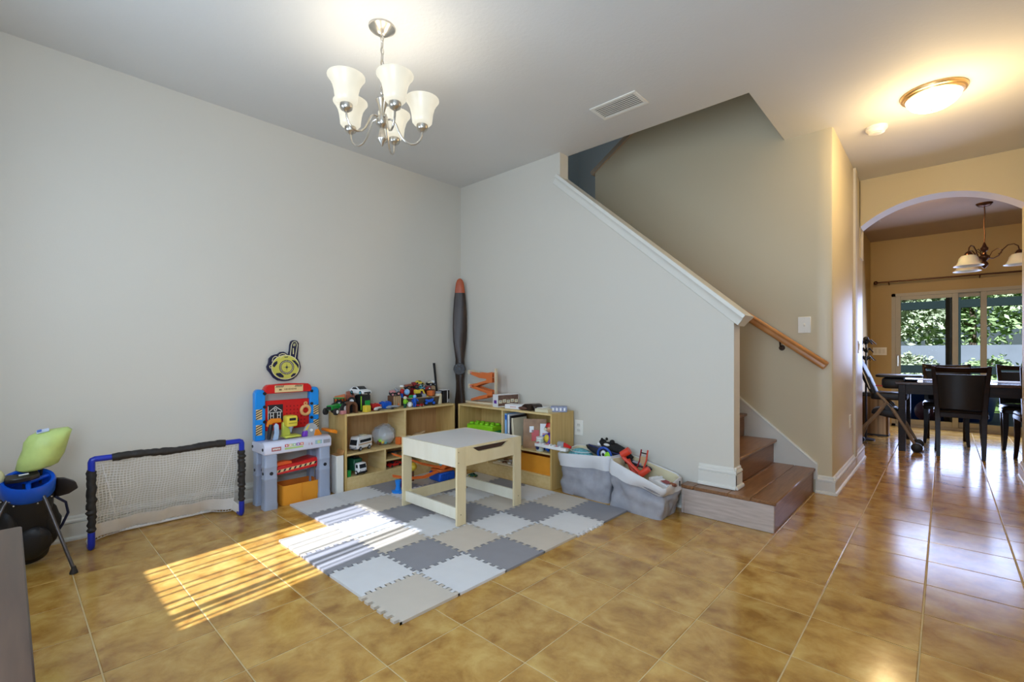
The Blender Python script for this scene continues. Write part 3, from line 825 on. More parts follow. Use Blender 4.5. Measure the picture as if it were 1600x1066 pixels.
# ------------------------------------------------------------------ child's golf bag with stand
gb = thing('golf_bag', 'black child golf bag with blue divider top on stand legs', 'golf bag', (0.20, -3.10, 0.0))
blk = mat('black_nylon', (0.012, 0.011, 0.012), rough=0.55, var=0.2, scale=8, bump=0.5, bscale=120)
ring_blue = mat('divider_blue', (0.005, 0.085, 0.55), rough=0.35)
ax0 = Vector((0.02, 0.0, 0.03)); ax1 = Vector((0.21, 0.005, 0.445)); A_ = (ax1 - ax0).normalized()
U_ = Vector((0, 1, 0)); V_ = A_.cross(U_).normalized(); U_ = V_.cross(A_).normalized()
def ring(c, ru, rv, n=24, lump=0.0, seed=0):
    out = []
    for k in range(n):
        a = 2 * math.pi * k / n
        q = 1 + lump * mnoise.noise(Vector((math.cos(a) * 2, math.sin(a) * 2, seed)))
        out.append(c + U_ * (math.cos(a) * ru * q) + V_ * (math.sin(a) * rv * q))
    return out
MB().loft([ring(ax0.lerp(ax1, t), a, a * 0.92, lump=l, seed=t * 9) for t, a, l in ((0, 0.07, 0), (0.03, 0.085, 0), (0.1, 0.088, 0.06), (0.3, 0.092, 0.12), (0.55, 0.094, 0.12), (0.78, 0.092, 0.06), (0.83, 0.09, 0.02), (0.85, 0.088, 0))]).build('bag_body', blk, gb)
mb = MB(); mb.loft([ring(ax0.lerp(ax1, t), a, a * 0.95) for t, a in ((0.84, 0.088), (0.87, 0.096), (1.0, 0.098), (1.03, 0.092), (1.02, 0.080), (0.86, 0.078))], cap0=False, cap1=False)
mb.build('top_rim', ring_blue, gb)
MB().loft([ring(ax0.lerp(ax1, 0.865), 0.079, 0.075), ring(ax0.lerp(ax1, 0.867), 0.079, 0.075)]).build('throat_lining', mat('lining_navy', (0.004, 0.03, 0.22), rough=0.6), gb)
dv = MB()
for a0 in (30, 150, 270):
    a = math.radians(a0)
    e = U_ * math.cos(a) * 0.080 + V_ * math.sin(a) * 0.076
    c = ax0.lerp(ax1, 0.985)
    dv.tube([c, c + e * 0.5, c + e], 0.010, 8)
dv.build('divider', ring_blue, gb)
# side pockets, hood and strap
mb = MB()
def lump(c, rad, rot, name, m, par, amp=0.2, sc=18, seed=0.0, n=22, mm=14):
    b = MB(); b.ball((0, 0, 0), rad, None, n, mm)
    for v in b.bm.verts:
        d = v.co.normalized() if v.co.length > 0 else v.co
        v.co += d * (amp * min(rad) * mnoise.noise(v.co * sc + Vector((seed, seed * 2, 0))))
    R = rotm(rot)
    for v in b.bm.verts: v.co = R @ v.co + Vector(c)
    return b.build(name, m, par, smooth=60)
lump((0.10, 0.075, 0.19), (0.055, 0.050, 0.13), (0, 0.42, 0), 'side_pocket', blk, gb, 0.25, 16, 1.0)
lump((0.155, -0.06, 0.20), (0.055, 0.045, 0.12), (0, 0.42, 0), 'side_pocket', blk, gb, 0.25, 16, 2.0)
lump((0.16, 0.02, 0.13), (0.05, 0.07, 0.09), (0, 0.42, 0), 'front_pocket', blk, gb, 0.2, 16, 3.0)
hood = MB(); hp = [(0.155, 0.085, 0.43), (0.20, 0.135, 0.43), (0.20, 0.175, 0.405), (0.19, 0.185, 0.37), (0.18, 0.15, 0.345), (0.15, 0.10, 0.33), (0.13, 0.075, 0.36)]
hood._add([Vector(p) for p in hp] + [Vector(p) + Vector((-0.03, -0.004, 0.004)) for p in hp], [tuple(range(7)), tuple(range(13, 6, -1))] + [(i, (i + 1) % 7, 7 + (i + 1) % 7, 7 + i) for i in range(7)])
hood.build('rain_hood', mat('black_hood', (0.03, 0.022, 0.018), rough=0.5, bump=0.5, bscale=50), gb, 0.004)
MB().tube([(0.16, 0.10, 0.34), (0.15, 0.14, 0.30), (0.13, 0.15, 0.24), (0.11, 0.13, 0.18), (0.10, 0.11, 0.14)], 0.006, 8).build('strap', mat('blue_strap', (0.008, 0.012, 0.04), rough=0.6), gb)
steel = mat('leg_steel', (0.10, 0.09, 0.09), rough=0.3, metal=0.7)
MB().tube([(0.245, 0.045, 0.40), (0.262, 0.060, 0.36), (0.365, 0.152, 0.028)], 0.0075, 10).build('stand_leg', steel, gb)
MB().lathe([(0.008, 0.035), (0.011, 0.02), (0.016, 0.006), (0.016, 0.0), (0, 0)], (0.367, 0.154, 0.0), n=14).build('foot', sleeve, gb)
MB().tube([(0.235, -0.055, 0.39), (0.245, -0.075, 0.35), (0.335, -0.20, 0.028)], 0.0075, 10).build('stand_leg', steel, gb)
MB().lathe([(0.008, 0.035), (0.011, 0.02), (0.016, 0.006), (0.016, 0.0), (0, 0)], (0.337, -0.203, 0.0), n=14).build('foot', sleeve, gb)
MB().tube([(0.25, 0.05, 0.375), (0.262, 0.0, 0.37), (0.245, -0.06, 0.365)], 0.006, 8).build('leg_bracket', steel, gb)
for a_ in (20, 60, 110, 150, 200):
    a = math.radians(a_ + 180)
    p = ax0.lerp(ax1, 0.83) + U_ * math.cos(a) * 0.094 + V_ * math.sin(a) * 0.088
    MB().ball(p, 0.004, n=8, m=6).build('rivet', nickel, gb)
# clubs: lime head cover, black putter, cream head cover
lime = mat('lime_cover', (0.50, 0.62, 0.20), rough=0.45, var=0.12, scale=14, bump=0.4, bscale=40)
cl = thing('golf_club', 'lime green club head cover on a club in the golf bag', 'golf club', (0.37, -3.045, 0.40))
MB().tube([(-0.10, -0.02, -0.2), (0.0, 0.0, 0.12)], 0.006, 8).build('shaft', steel, cl)
b = MB()
secs = [((0.0, -0.020, 0.092), 0.050, 0.045), ((0.0, -0.018, 0.105), 0.072, 0.060), ((0.0, -0.008, 0.15), 0.080, 0.066), ((0.0, 0.006, 0.195), 0.082, 0.068), ((0.005, 0.020, 0.235), 0.084, 0.066), ((0.005, 0.030, 0.265), 0.078, 0.058), ((0.005, 0.034, 0.278), 0.060, 0.040)]
rings = []
for (c, ru, rv) in secs:
    rr_ = []
    for k in range(28):
        a = 2 * math.pi * k / 28
        q = 1 + 0.16 * mnoise.noise(Vector((math.cos(a) * 1.6, math.sin(a) * 1.6, c[2] * 26)))
        rr_.append(Vector(c) + Vector((math.sin(a) * rv * q, math.cos(a) * ru * q, 0.008 * math.cos(a))))
    rings.append(rr_)
b.loft(rings); b.build('head_cover', lime, cl, smooth=70)
MB().box((0.030, 0.0, 0.279), (0.030, 0.045, 0.003), (0.25, 0.35, 0)).build('cover_label', mat('cover_label', (0.55, 0.62, 0.75), rough=0.5), cl)
MB().box((0.034, -0.012, 0.282), (0.016, 0.016, 0.003), (0.25, 0.35, 0)).build('cover_patch', mat('cover_patch', (0.10, 0.18, 0.55), rough=0.5), cl)
c2 = thing('golf_club', 'black putter lying in the blue golf bag divider', 'golf club', (0.405, -3.11, 0.44))
MB().tube([(-0.09, 0.0, -0.2), (0.0, 0.0, 0.02)], 0.005, 8).build('shaft', steel, c2)
MB().prism([(-0.035, -0.055), (0.02, -0.06), (0.035, -0.02), (0.035, 0.02), (0.02, 0.058), (-0.035, 0.05), (-0.015, 0.0)], 0.018, 0.04, r=(0.1, 0.25, 0)).build('putter_head', mat('putter_black', (0.02, 0.016, 0.012), rough=0.3), c2, 0.003)
MB().box((0.012, 0.0, 0.0405), (0.008, 0.034, 0.003), (0.1, 0.25, 0)).build('sight_line', netm, c2)
c3 = thing('golf_club', 'cream head cover at the far left edge of the golf bag', 'golf club', (0.40, -3.215, 0.40))
MB().tube([(-0.10, 0.02, -0.2), (0.0, 0.0, 0.04)], 0.006, 8).build('shaft', steel, c3)
lump((0.0, 0.0, 0.075), (0.035, 0.045, 0.05), None, 'head_cover', mat('cream_cover', (0.66, 0.63, 0.38), rough=0.5), c3, 0.15, 20, 4)
MB().tube([(0.036, -0.03, 0.09), (0.04, 0.0, 0.075), (0.034, 0.02, 0.05)], 0.004, 6).build('cover_band', sleeve, c3)

# ------------------------------------------------------------------ toy workbench
wb_w = mat('bench_white', (0.66, 0.67, 0.80), rough=0.35, var=0.01)
wb_g = mat('bench_grey', (0.33, 0.38, 0.50), rough=0.35, var=0.02)
wb_b = mat('bench_blue', (0.010, 0.27, 0.78), rough=0.3, var=0.02)
wb_r = mat('bench_red', (0.62, 0.012, 0.012), rough=0.3, var=0.03)
wb_y = mat('bench_yellow', (0.78, 0.62, 0.06), rough=0.35, var=0.03)
wb_o = mat('bench_orange', (0.80, 0.24, 0.012), rough=0.4, var=0.03)
wb_k = mat('bench_black', (0.015, 0.015, 0.02), rough=0.4)
tan_ = mat('sticker_tan', (0.75, 0.55, 0.27), rough=0.5, var=0.03)
white_p = mat('print_white', (0.80, 0.80, 0.78), rough=0.5)
BY0, BY1 = -1.995, -1.53
wk = thing('toy_workbench', 'blue and red toy tool workbench with grey legs', 'toy workbench', (0.19, (BY0 + BY1) / 2, 0))
HB = (BY1 - BY0) / 2
# local x: out from the wall (front +), y along the wall
def leg(cx, cy, front, s):
    b = MB(); w, d = (0.042, 0.036)
    secs = [(0, 1.06), (0.03, 1.06), (0.045, 1.0), (0.20, 0.97), (0.205, 1.03), (0.212, 1.03), (0.217, 0.97), (0.28, 0.97), (0.285, 1.03), (0.292, 1.03), (0.297, 0.97), (0.375, 0.97)]
    b.loft([[Vector((cx + x * q, cy + y * q, z)) for x, y in rrect(d, w, 0.012, 3)] for z, q in secs])
    o = b.build('leg', wb_g, wk, smooth=35)
    MB().cyl((cx + d - 0.003, cy, 0.245), (cx + d + 0.002, cy, 0.245), 0.012, n=14).build('bolt', wb_k, o)
    if s < 0: MB().cyl((cx, cy - w + 0.003, 0.245), (cx, cy - w - 0.002, 0.245), 0.010, n=12).build('bolt', wb_k, o)
for s in (-1, 1):
    leg(0.078, s * (HB - 0.046), True, s)
    leg(-0.078, s * (HB - 0.046), False, s)
b = MB()
prof_ = [(-0.118, 0.372), (0.118, 0.372), (0.122, 0.385), (0.122, 0.432), (0.105, 0.452), (0.060, 0.458), (0.055, 0.444), (-0.118, 0.444)]
b.prism([(x, z) for x, z in prof_], -HB, HB, axis='y'); b.build('work_tray', wb_w, wk, 0.006)
for yy in (-HB + 0.03, ):
    for xx in (-0.10, 0.09):
        MB().cyl((xx, -HB + 0.001, 0.408), (xx, -HB - 0.004, 0.408), 0.010, n=12).build('bolt', wb_k, wk)
# print on the sloping front of the tray
def onfront(name, y0, y1, t0, t1, m, lift=0.0008):
    p0 = Vector((0.122, 0, 0.432)); p1 = Vector((0.105, 0, 0.452)); q1 = Vector((0.060, 0, 0.458))
    a = p0.lerp(p1, t0) if t0 <= 1 else p1.lerp(q1, t0 - 1); c = p0.lerp(p1, t1) if t1 <= 1 else p1.lerp(q1, t1 - 1)
    up = Vector((0.5, 0, 1)).normalized() * lift
    b = MB(); vs = [Vector((a.x, y0, a.z)) + up, Vector((a.x, y1, a.z)) + up, Vector((c.x, y1, c.z)) + up, Vector((c.x, y0, c.z)) + up]
    b._add(vs + [v - up for v in vs], [(0, 1, 2, 3), (0, 4, 5, 1), (1, 5, 6, 2), (2, 6, 7, 3), (3, 7, 4, 0)])
    return b.build(name, m, wk)
MB().box((0.1225, -HB + 0.075, 0.408), (0.0016, 0.062, 0.026)).build('badge', mat('badge_red', (0.40, 0.10, 0.10), rough=0.4), wk)
for k in range(5): MB().box((0.1236, -HB + 0.055 + k * 0.010, 0.408 + 0.001 * (k % 2)), (0.0006, 0.007, 0.011)).build('badge_mark', white_p, wk)
cols = [(0.55, 0.05, 0.06), (0.65, 0.60, 0.25), (0.35, 0.60, 0.30), (0.25, 0.08, 0.45), (0.70, 0.15, 0.08)]
for k, c in enumerate(cols):
    m_ = mat('sticker_%d' % k, c, rough=0.4)
    p_ = MB().box((0.1225, -0.09 + k * 0.026, 0.422), (0.0018, 0.023, 0.018)).build('sticker', m_, wk)
    MB().cyl((0.1232, -0.09 + k * 0.026, 0.422), (0.1238, -0.09 + k * 0.026, 0.422), 0.006, n=10).build('symbol', white_p, p_)
MB().box((0.1225, -0.04, 0.402), (0.0016, 0.125, 0.012)).build('sticker', mat('sticker_green', (0.45, 0.62, 0.22), rough=0.4), wk)
text_mesh('tray_numbers', '1 6', 0.026, mat('print_red', (0.35, 0.06, 0.08), rough=0.5), wk, (0.1232, 0.075, 0.412), (math.pi / 2, 0, math.pi / 2), 0.0003)
MB().box((0.1225, 0.135, 0.418), (0.0016, 0.05, 0.028)).build('gear_sticker', mat('sticker_teal', (0.35, 0.52, 0.58), rough=0.4), wk)
MB().cyl((0.1234, 0.135, 0.418), (0.124, 0.135, 0.418), 0.011, n=12).build('gear_symbol', mat('sticker_lime', (0.55, 0.65, 0.30), rough=0.4), wk)
MB().box((0.1225, 0.195, 0.416), (0.0016, 0.05, 0.026)).build('ruler_sticker', mat('sticker_dark', (0.30, 0.30, 0.34), rough=0.4), wk)
# uprights
for s in (-1, 1):
    b = MB(); b.prism([(y, z) for y, z in ((-0.034, 0.444), (0.034, 0.444), (0.034, 0.775), (0.026, 0.797), (0.010, 0.806), (-0.034 + 0.012, 0.800), (-0.034, 0.785))] if s > 0 else
            [(y, z) for y, z in ((-0.034, 0.444), (0.034, 0.444), (0.034, 0.785), (0.022, 0.800), (-0.010, 0.806), (-0.026, 0.797), (-0.034, 0.775))], -0.125, -0.07, axis='x', c=(0, s * (HB - 0.040), 0))
    up_ = b.build('upright', wb_b, wk, 0.006)
    for zc in (0.52, 0.63):
        st_ = MB().box((-0.0690, s * (HB - 0.030), zc), (0.002, 0.040, 0.072)).build('hazard_sticker', tan_, up_)
        for k in range(4):
            MB().prism([(-0.02, -0.006), (0.02, 0.014), (0.02, 0.004 + 0.016), (-0.02, 0.002)], -0.0680, -0.0674, axis='x', c=(0, s * (HB - 0.030), zc - 0.030 + k * 0.017)).build('stripe', wb_k, wk)
    for zc in (0.575, 0.68, 0.775):
        MB().cyl((-0.069, s * (HB - 0.066), zc), (-0.060, s * (HB - 0.066), zc), 0.011, n=10).build('peg', wb_k, up_)
# red sign board on top
b = MB(); b.prism([(-0.165, 0.772), (0.165, 0.772), (0.168, 0.80), (0.160, 0.822), (0.14, 0.834), (0.0, 0.840), (-0.14, 0.834), (-0.160, 0.822), (-0.168, 0.80)], -0.118, -0.062, axis='x')
b.build('sign_board', wb_r, wk, 0.006)
sg = MB().box((-0.0612, 0.0, 0.803), (0.002, 0.200, 0.050)).build('sign_label', tan_, wk)
for k in range(5):
    for s in (-1, 1):
        MB().prism([(-0.006, -0.007), (0.0, -0.007), (0.008, 0.007), (0.002, 0.007)], -0.0602, -0.0596, axis='x', c=(0, s * (0.045 + k * 0.011), 0.820)).build('stripe', wb_k, sg)
sgm = mat('print_brown', (0.25, 0.14, 0.05), rough=0.5)
for k in range(8): MB().box((-0.0598, -0.03 + k * 0.011, 0.799), (0.0006, 0.007, 0.008 + 0.003 * (k % 2))).build('sign_mark', sgm, sg)
MB().box((-0.0598, -0.062, 0.797), (0.0006, 0.018, 0.012)).build('sign_mark', sgm, sg)
# pegboard
MB().box((-0.100, 0.0, 0.612), (0.016, 0.35, 0.215)).build('pegboard', wb_r, wk, 0.004)
hole = mat('peg_hole', (0.30, 0.004, 0.004), rough=0.6)
hm = MB().cyl((0, 0, 0), (0.001, 0, 0), 0.006, n=8).mesh('peg_hole'); hm.materials.append(hole)
for i in range(6):
    for j in range(6):
        link('peg_hole', hm, wk, (-0.0925, -0.005 + i * 0.026, 0.535 + j * 0.027))
hp_ = MB().box((-0.0915, -0.085, 0.630), (0.003, 0.105, 0.118)).build('house_picture', wb_k, wk)
line = MB()
fx_ = -0.0895
def seg(y0, z0, y1, z1, w=0.0028): line.tube([(fx_, -0.085 + y0, 0.630 + z0), (fx_, -0.085 + y1, 0.630 + z1)], w, 4)
for q in ((-0.042, 0.012, 0, 0.045), (0, 0.045, 0.044, 0.012), (-0.046, 0.004, 0.046, 0.004), (-0.034, 0.004, -0.034, -0.055), (0.034, 0.004, 0.034, -0.055), (-0.014, 0.004, -0.014, -0.055), (0.014, 0.004, 0.014, -0.055), (-0.05, -0.055, -0.05, 0.05),
          (-0.034, -0.02, -0.014, -0.02), (0.014, -0.02, 0.034, -0.02), (-0.034, -0.055, -0.014, -0.055), (0.014, -0.055, 0.034, -0.055)): seg(*q)
line.tube([(fx_, -0.085 + 0.009 * math.cos(k * 0.785), 0.630 + 0.022 + 0.009 * math.sin(k * 0.785)) for k in range(8)], 0.0025, 4, closed=True)
line.build('house_drawing', white_p, hp_)
# ring tool hanging on the pegboard
MB().tube([(-0.080, 0.128 + 0.032 * math.cos(k * math.pi / 12), 0.632 + 0.032 * math.sin(k * math.pi / 12)) for k in range(24)], 0.012, 10, closed=True).build('ring_tool', mat('ring_tan', (0.78, 0.42, 0.16), rough=0.4), wk)
MB().tube([(-0.080, 0.128 + 0.010 * math.cos(k * math.pi / 6), 0.683 + 0.010 * math.sin(k * math.pi / 6)) for k in range(12)], 0.005, 8, closed=True).build('ring_hook', mat('ring_tan', (0.78, 0.42, 0.16)), wk)
# drill press
ye = wb_y
MB().box((-0.01, -0.008, 0.464), (0.10, 0.115, 0.014)).build('drill_base', mat('bench_lime', (0.62, 0.66, 0.10), rough=0.35), wk, 0.004)
MB().box((-0.045, -0.030, 0.515), (0.035, 0.055, 0.10)).build('drill_column', mat('bench_lime', (0.6, 0.6, 0.1)), wk, 0.006)
dh = MB().box((-0.012, -0.012, 0.573), (0.085, 0.078, 0.080)).build('drill_head', ye, wk, 0.014, seg=2)
MB().box((0.0315, -0.012, 0.588), (0.003, 0.045, 0.018)).build('drill_window', wb_k, dh, 0.004)
MB().box((0.0315, -0.012, 0.560), (0.003, 0.055, 0.008)).build('drill_grille', mat('bench_ochre', (0.45, 0.36, 0.03)), dh)
MB().lathe([(0.0, 0.488), (0.005, 0.492), (0.008, 0.515), (0.016, 0.522), (0.018, 0.534), (0, 0.534)], (0.0, -0.012, 0), n=14).build('drill_bit', wb_g, dh)
MB().cyl((-0.012, 0.030, 0.576), (-0.012, 0.044, 0.576), 0.016, n=14).build('drill_knob', wb_k, dh)
# circular saw blade, vise, saw
sp = [((0.048 + (0.005 if k % 2 else 0)) * math.cos(2 * math.pi * k / 32), (0.048 + (0.005 if k % 2 else 0)) * math.sin(2 * math.pi * k / 32)) for k in range(32)]
bl_ = MB().prism(sp, -0.004, 0.004, axis='x', c=(0.045, 0.112, 0.498)).build('saw_blade', mat('blade_grey', (0.45, 0.48, 0.52), rough=0.25, metal=0.3), wk)
MB().cyl((0.048, 0.112, 0.498), (0.058, 0.112, 0.498), 0.010, n=12).build('blade_hub', white_p, bl_)
MB().prism([(0.05, 0.455), (0.085, 0.455), (0.090, 0.49), (0.075, 0.50), (0.060, 0.492)], 0.020, 0.055, axis='x').build('saw_guard', mat('bench_purple', (0.20, 0.05, 0.50), rough=0.35), wk, 0.004)
MB().prism([(0.062, 0.495), (0.088, 0.502), (0.110, 0.548), (0.088, 0.538)], 0.022, 0.05, axis='x').build('saw_arm', ye, wk, 0.004)
MB().tube([(-0.02, -0.155, 0.455), (-0.02, -0.150, 0.50), (-0.02, -0.145, 0.53), (-0.02, -0.14, 0.558)], [0.012, 0.014, 0.016, 0.014], 10).build('saw_handle', wb_k, wk)
MB().prism([(-0.140, 0.450), (-0.105, 0.450), (-0.098, 0.50), (-0.102, 0.555), (-0.118, 0.57), (-0.132, 0.55), (-0.128, 0.50)], 0.0, 0.02, axis='x').build('hand_saw', mat('saw_pale', (0.40, 0.52, 0.70), rough=0.35), wk, 0.004)
MB().prism([(-0.165, 0.545), (-0.155, 0.585), (-0.135, 0.598), (-0.070, 0.596), (-0.066, 0.566), (-0.125, 0.566), (-0.150, 0.54)], -0.05, -0.02, axis='x').build('clamp', wb_o, wk, 0.005)
# red lower shelf with hazard stripe
b = MB(); b.prism([(-HB + 0.05, 0.215), (HB - 0.05, 0.235), (HB - 0.05, 0.285), (HB - 0.10, 0.300), (0.0, 0.282), (-HB + 0.05, 0.275)], -0.06, 0.075, axis='x')
b.build('lower_shelf', wb_r, wk, 0.004)
hz = MB().prism([(-HB + 0.09, 0.232), (HB - 0.10, 0.254), (HB - 0.10, 0.272), (-HB + 0.09, 0.250)], 0.075, 0.0764, axis='x').build('hazard_strip', tan_, wk)
for k in range(8):
    y_ = -HB + 0.10 + k * 0.036; zz = 0.233 + (y_ + HB - 0.09) * 0.08
    MB().prism([(0, 0), (0.014, 0.001), (0.024, 0.018), (0.010, 0.017)], 0.0764, 0.0770, axis='x', c=(0, y_, zz)).build('stripe', wb_k, hz)
MB().prism([(-HB + 0.07, 0.276), (-HB + 0.20, 0.282), (-HB + 0.20, 0.300), (-HB + 0.16, 0.306), (-HB + 0.07, 0.300)], 0.02, 0.07, axis='x').build('orange_block', mat('bench_vermilion', (0.75, 0.10, 0.01), rough=0.35), wk, 0.003)
MB().box((-0.10, 0, 0.19), (0.012, 0.37, 0.03)).build('rear_brace', wb_w, wk, 0.003)
MB().tube([(0.03, HB - 0.085, 0.235), (0.03, HB - 0.085, 0.12)], 0.003, 6).build('hook_rod', nickel, wk)
# orange tray hung on the right end
b = MB()
b.prism([(HB + 0.001, 0.470), (HB + 0.050, 0.455), (HB + 0.055, 0.475), (HB + 0.04, 0.487), (HB + 0.001, 0.490)], -0.05, 0.11, axis='x'); b.build('side_tray', wb_o, wk, 0.004)
MB().prism([(0.10, 0.452), (0.165, 0.452), (0.165, 0.46), (0.135, 0.505), (0.11, 0.50)], -0.01, 0.05, axis='x', c=(0, 0.03, 0)).build('orange_tool', wb_o, wk, 0.004)

# orange fabric bin under the bench
orf = mat('orange_fabric', (0.76, 0.30, 0.020), rough=0.75, var=0.06, scale=8, bump=0.4, bscale=300)
ori = mat('orange_fabric_inside', (0.62, 0.16, 0.012), rough=0.8, var=0.06)
def fabric_bin(label, loc, sx, sy, hgt, rz=0):
    t = thing('storage_bin', label, 'bin', loc, rz)
    th = 0.006
    o_ = MB(); outer = rrect(sx / 2, sy / 2, 0.02, 3); inner = rrect(sx / 2 - th, sy / 2 - th, 0.016, 3)
    def R2(p, z, bow=0.0): return [Vector((x * (1 + bow), y * (1 + bow), z)) for x, y in p]
    o_.loft([R2(outer, 0), R2(outer, hgt * 0.5, 0.01), R2(outer, hgt, 0.0), R2(inner, hgt, 0.0)], cap0=True, cap1=False)
    o_.build('outer_wall', orf, t)
    i_ = MB(); i_.loft([R2(inner, hgt), R2(inner, 0.006)], cap0=False, cap1=True); i_.build('lining', ori, t)
    MB().tube([(sx / 2 + 0.004, 0.004, 0.004), (sx / 2 + 0.007, 0.0, hgt * 0.5), (sx / 2 + 0.003, 0.0, hgt)], 0.0022, 5).build('seam', orf, t)
    return t
fabric_bin('orange fabric bin on the floor under the toy workbench', (0.20, -1.735, 0.0), 0.16, 0.265, 0.135)
# narrow white carton squeezed between bench and shelf
wc = thing('carton', 'tall narrow white carton between the toy workbench and shelf', 'box', (0.235, -1.455, 0.0))
MB().b2(-0.06, 0.06, -0.028, 0.028, 0, 0.285).build('body', whitem, wc, 0.002)
MB().b2(-0.055, 0.055, -0.024, 0.024, 0.285, 0.287).build('open_top', mat('carton_brown', (0.42, 0.24, 0.10), rough=0.7), wc)
MB().prism([(0.024, 0.287), (0.028, 0.287), (0.040, 0.32), (0.036, 0.32)], -0.05, 0.055, axis='x').build('flap', mat('carton_orange', (0.6, 0.3, 0.1), rough=0.7), wc)

# ------------------------------------------------------------------ foam hand sign on the wall above the bench
fh = thing('foam_hand_sign', 'black and yellow number one foam hand with a football on the wall', 'sign', (0.002, -1.755, 1.0))
navy = mat('sign_navy', (0.010, 0.010, 0.045), rough=0.5)
yel = mat('sign_yellow', (0.62, 0.58, 0.10), rough=0.5, var=0.04)
creml = mat('sign_cream', (0.72, 0.66, 0.40), rough=0.5)
def P2(px, py): return ((px - 466) / 933 * 0.3185, (560 - py) / 933 * 0.3185)   # crop pixels -> metres on the wall
out = [(690, 92), (745, 110), (778, 165), (770, 300), (755, 495), (800, 590), (822, 690), (800, 790), (740, 880), (660, 950), (560, 985), (440, 990), (330, 975), (240, 910), (170, 800), (120, 740), (105, 670), (140, 600), (150, 500), (200, 440), (270, 410), (330, 400), (380, 358), (450, 350), (510, 380), (550, 425), (575, 330), (585, 200), (610, 120), (650, 95)]
MB().prism([P2(*p) for p in out][::-1], 0.0, 0.022, axis='x').build('hand_backing', navy, fh, 0.003)
def disc(name, cx_, cy_, r_, x1, m, par, n=36, sq=1.0):
    c = P2(cx_, cy_); r_ = r_ / 933 * 0.3185
    return MB().prism([(c[0] + r_ * math.cos(2 * math.pi * k / n), c[1] + sq * r_ * math.sin(2 * math.pi * k / n)) for k in range(n)], 0.0215, x1, axis='x').build(name, m, par)
disc('ball_outline', 490, 690, 300, 0.0235, creml, fh, sq=0.9)
bal = disc('football', 488, 690, 283, 0.0245, yel, fh, sq=0.9)
for pts in ([(310, 545), (320, 600), (250, 690), (215, 655), (240, 590)], [(290, 815), (380, 810), (450, 880), (440, 915), (360, 905), (285, 850)], [(600, 880), (650, 830), (715, 825), (690, 875), (610, 915)], [(610, 530), (690, 545), (770, 640), (765, 730), (720, 650), (640, 560)], [(455, 462), (540, 455), (535, 475), (470, 478)]):
    MB().prism([P2(*p) for p in pts], 0.0243, 0.0252, axis='x').build('ball_patch', navy, bal)
disc('crest_ring', 510, 690, 158, 0.0256, navy, fh)
for k in range(28):
    a = 2 * math.pi * k / 28
    c = P2(510, 690); rr = 134 / 933 * 0.3185
    MB().box((0.0258, c[0] + rr * math.cos(a), c[1] + rr * math.sin(a)), (0.0006, 0.005, 0.009), (a - math.pi / 2, 0, 0)).build('crest_letter', creml, fh)
cr = disc('crest_field', 510, 690, 112, 0.0262, yel, fh)
star = []
c = P2(510, 690)
for k in range(16):
    rr = (85 if k % 4 == 0 else (38 if k % 2 == 0 else 16)) / 933 * 0.3185
    star.append((c[0] + rr * math.cos(k * math.pi / 8), c[1] + rr * math.sin(k * math.pi / 8)))
MB().prism(star, 0.0260, 0.0268, axis='x').build('crest_star', navy, cr)
fo = MB()
fl_ = [(585, 450), (600, 330), (615, 200), (640, 140), (685, 120), (725, 140), (742, 200), (720, 330), (690, 510)]
fo.tube([(0.0228, *P2(*p)) for p in fl_], 0.0028, 6)
for arc_ in ([(345, 470), (360, 415), (420, 390), (480, 400), (520, 440)], [(210, 560), (225, 490), (270, 450), (320, 460)], [(190, 640), (155, 660), (165, 695), (210, 700)], [(250, 540), (310, 475)], [(370, 490), (440, 440)]):
    fo.tube([(0.0228, *P2(*p)) for p in arc_], 0.0028, 6)
fo.build('finger_outline', creml, fh)
text_mesh('number_sign', '#', 0.034, mat('sign_text', (0.80, 0.74, 0.36), rough=0.5), fh, (0.0222, *P2(678, 192)), (math.pi / 2, 0, math.pi / 2), 0.0008)
text_mesh('number_one', '1', 0.066, mat('sign_text', (0.8, 0.74, 0.36)), fh, (0.0222, *P2(655, 345)), (math.pi / 2, 0, math.pi / 2), 0.0008)

# ------------------------------------------------------------------ wooden propeller standing in the corner
prm = wood('propeller_wood', (0.022, 0.011, 0.007), (0.050, 0.026, 0.014), rough=0.38, scale=(20, 20, 1.6))
prr = mat('propeller_red_tip', (0.42, 0.085, 0.030), rough=0.3, var=0.06)
pp = thing('propeller', 'tall dark wooden propeller with red tip standing in the corner', 'propeller', (0.082, -0.082, 0.0), math.radians(45))
def blade(z0, z1, zs, flip, m, name):
    # zs: list of (z, half width, half thickness, twist)
    rings = []
    for z, w, t, tw in zs:
        pts = []
        for k in range(20):
            a = 2 * math.pi * k / 20
            x_ = w * math.cos(a); y_ = t * math.sin(a) * (1 + 0.25 * math.cos(a))
            c_, s_ = math.cos(tw), math.sin(tw)
            pts.append(Vector((x_ * c_ - y_ * s_, x_ * s_ + y_ * c_, z)))
        rings.append(pts)
    return MB().loft(rings).build(name, m, pp)
blade(0, 0, [(1.665, 0.050, 0.012, 0.05), (1.60, 0.058, 0.013, 0.05), (1.45, 0.068, 0.015, 0.08), (1.30, 0.070, 0.017, 0.12), (1.18, 0.066, 0.020, 0.2), (1.08, 0.055, 0.026, 0.3), (1.0, 0.044, 0.034, 0.2), (0.95, 0.046, 0.038, 0.0), (0.90, 0.050, 0.038, 0.0), (0.84, 0.046, 0.038, 0.0), (0.78, 0.040, 0.034, -0.2), (0.70, 0.042, 0.026, -0.3), (0.60, 0.052, 0.020, -0.2), (0.45, 0.058, 0.017, -0.12), (0.2, 0.056, 0.015, -0.08), (0.0, 0.034, 0.012, -0.05)], False, prm, 'blade')
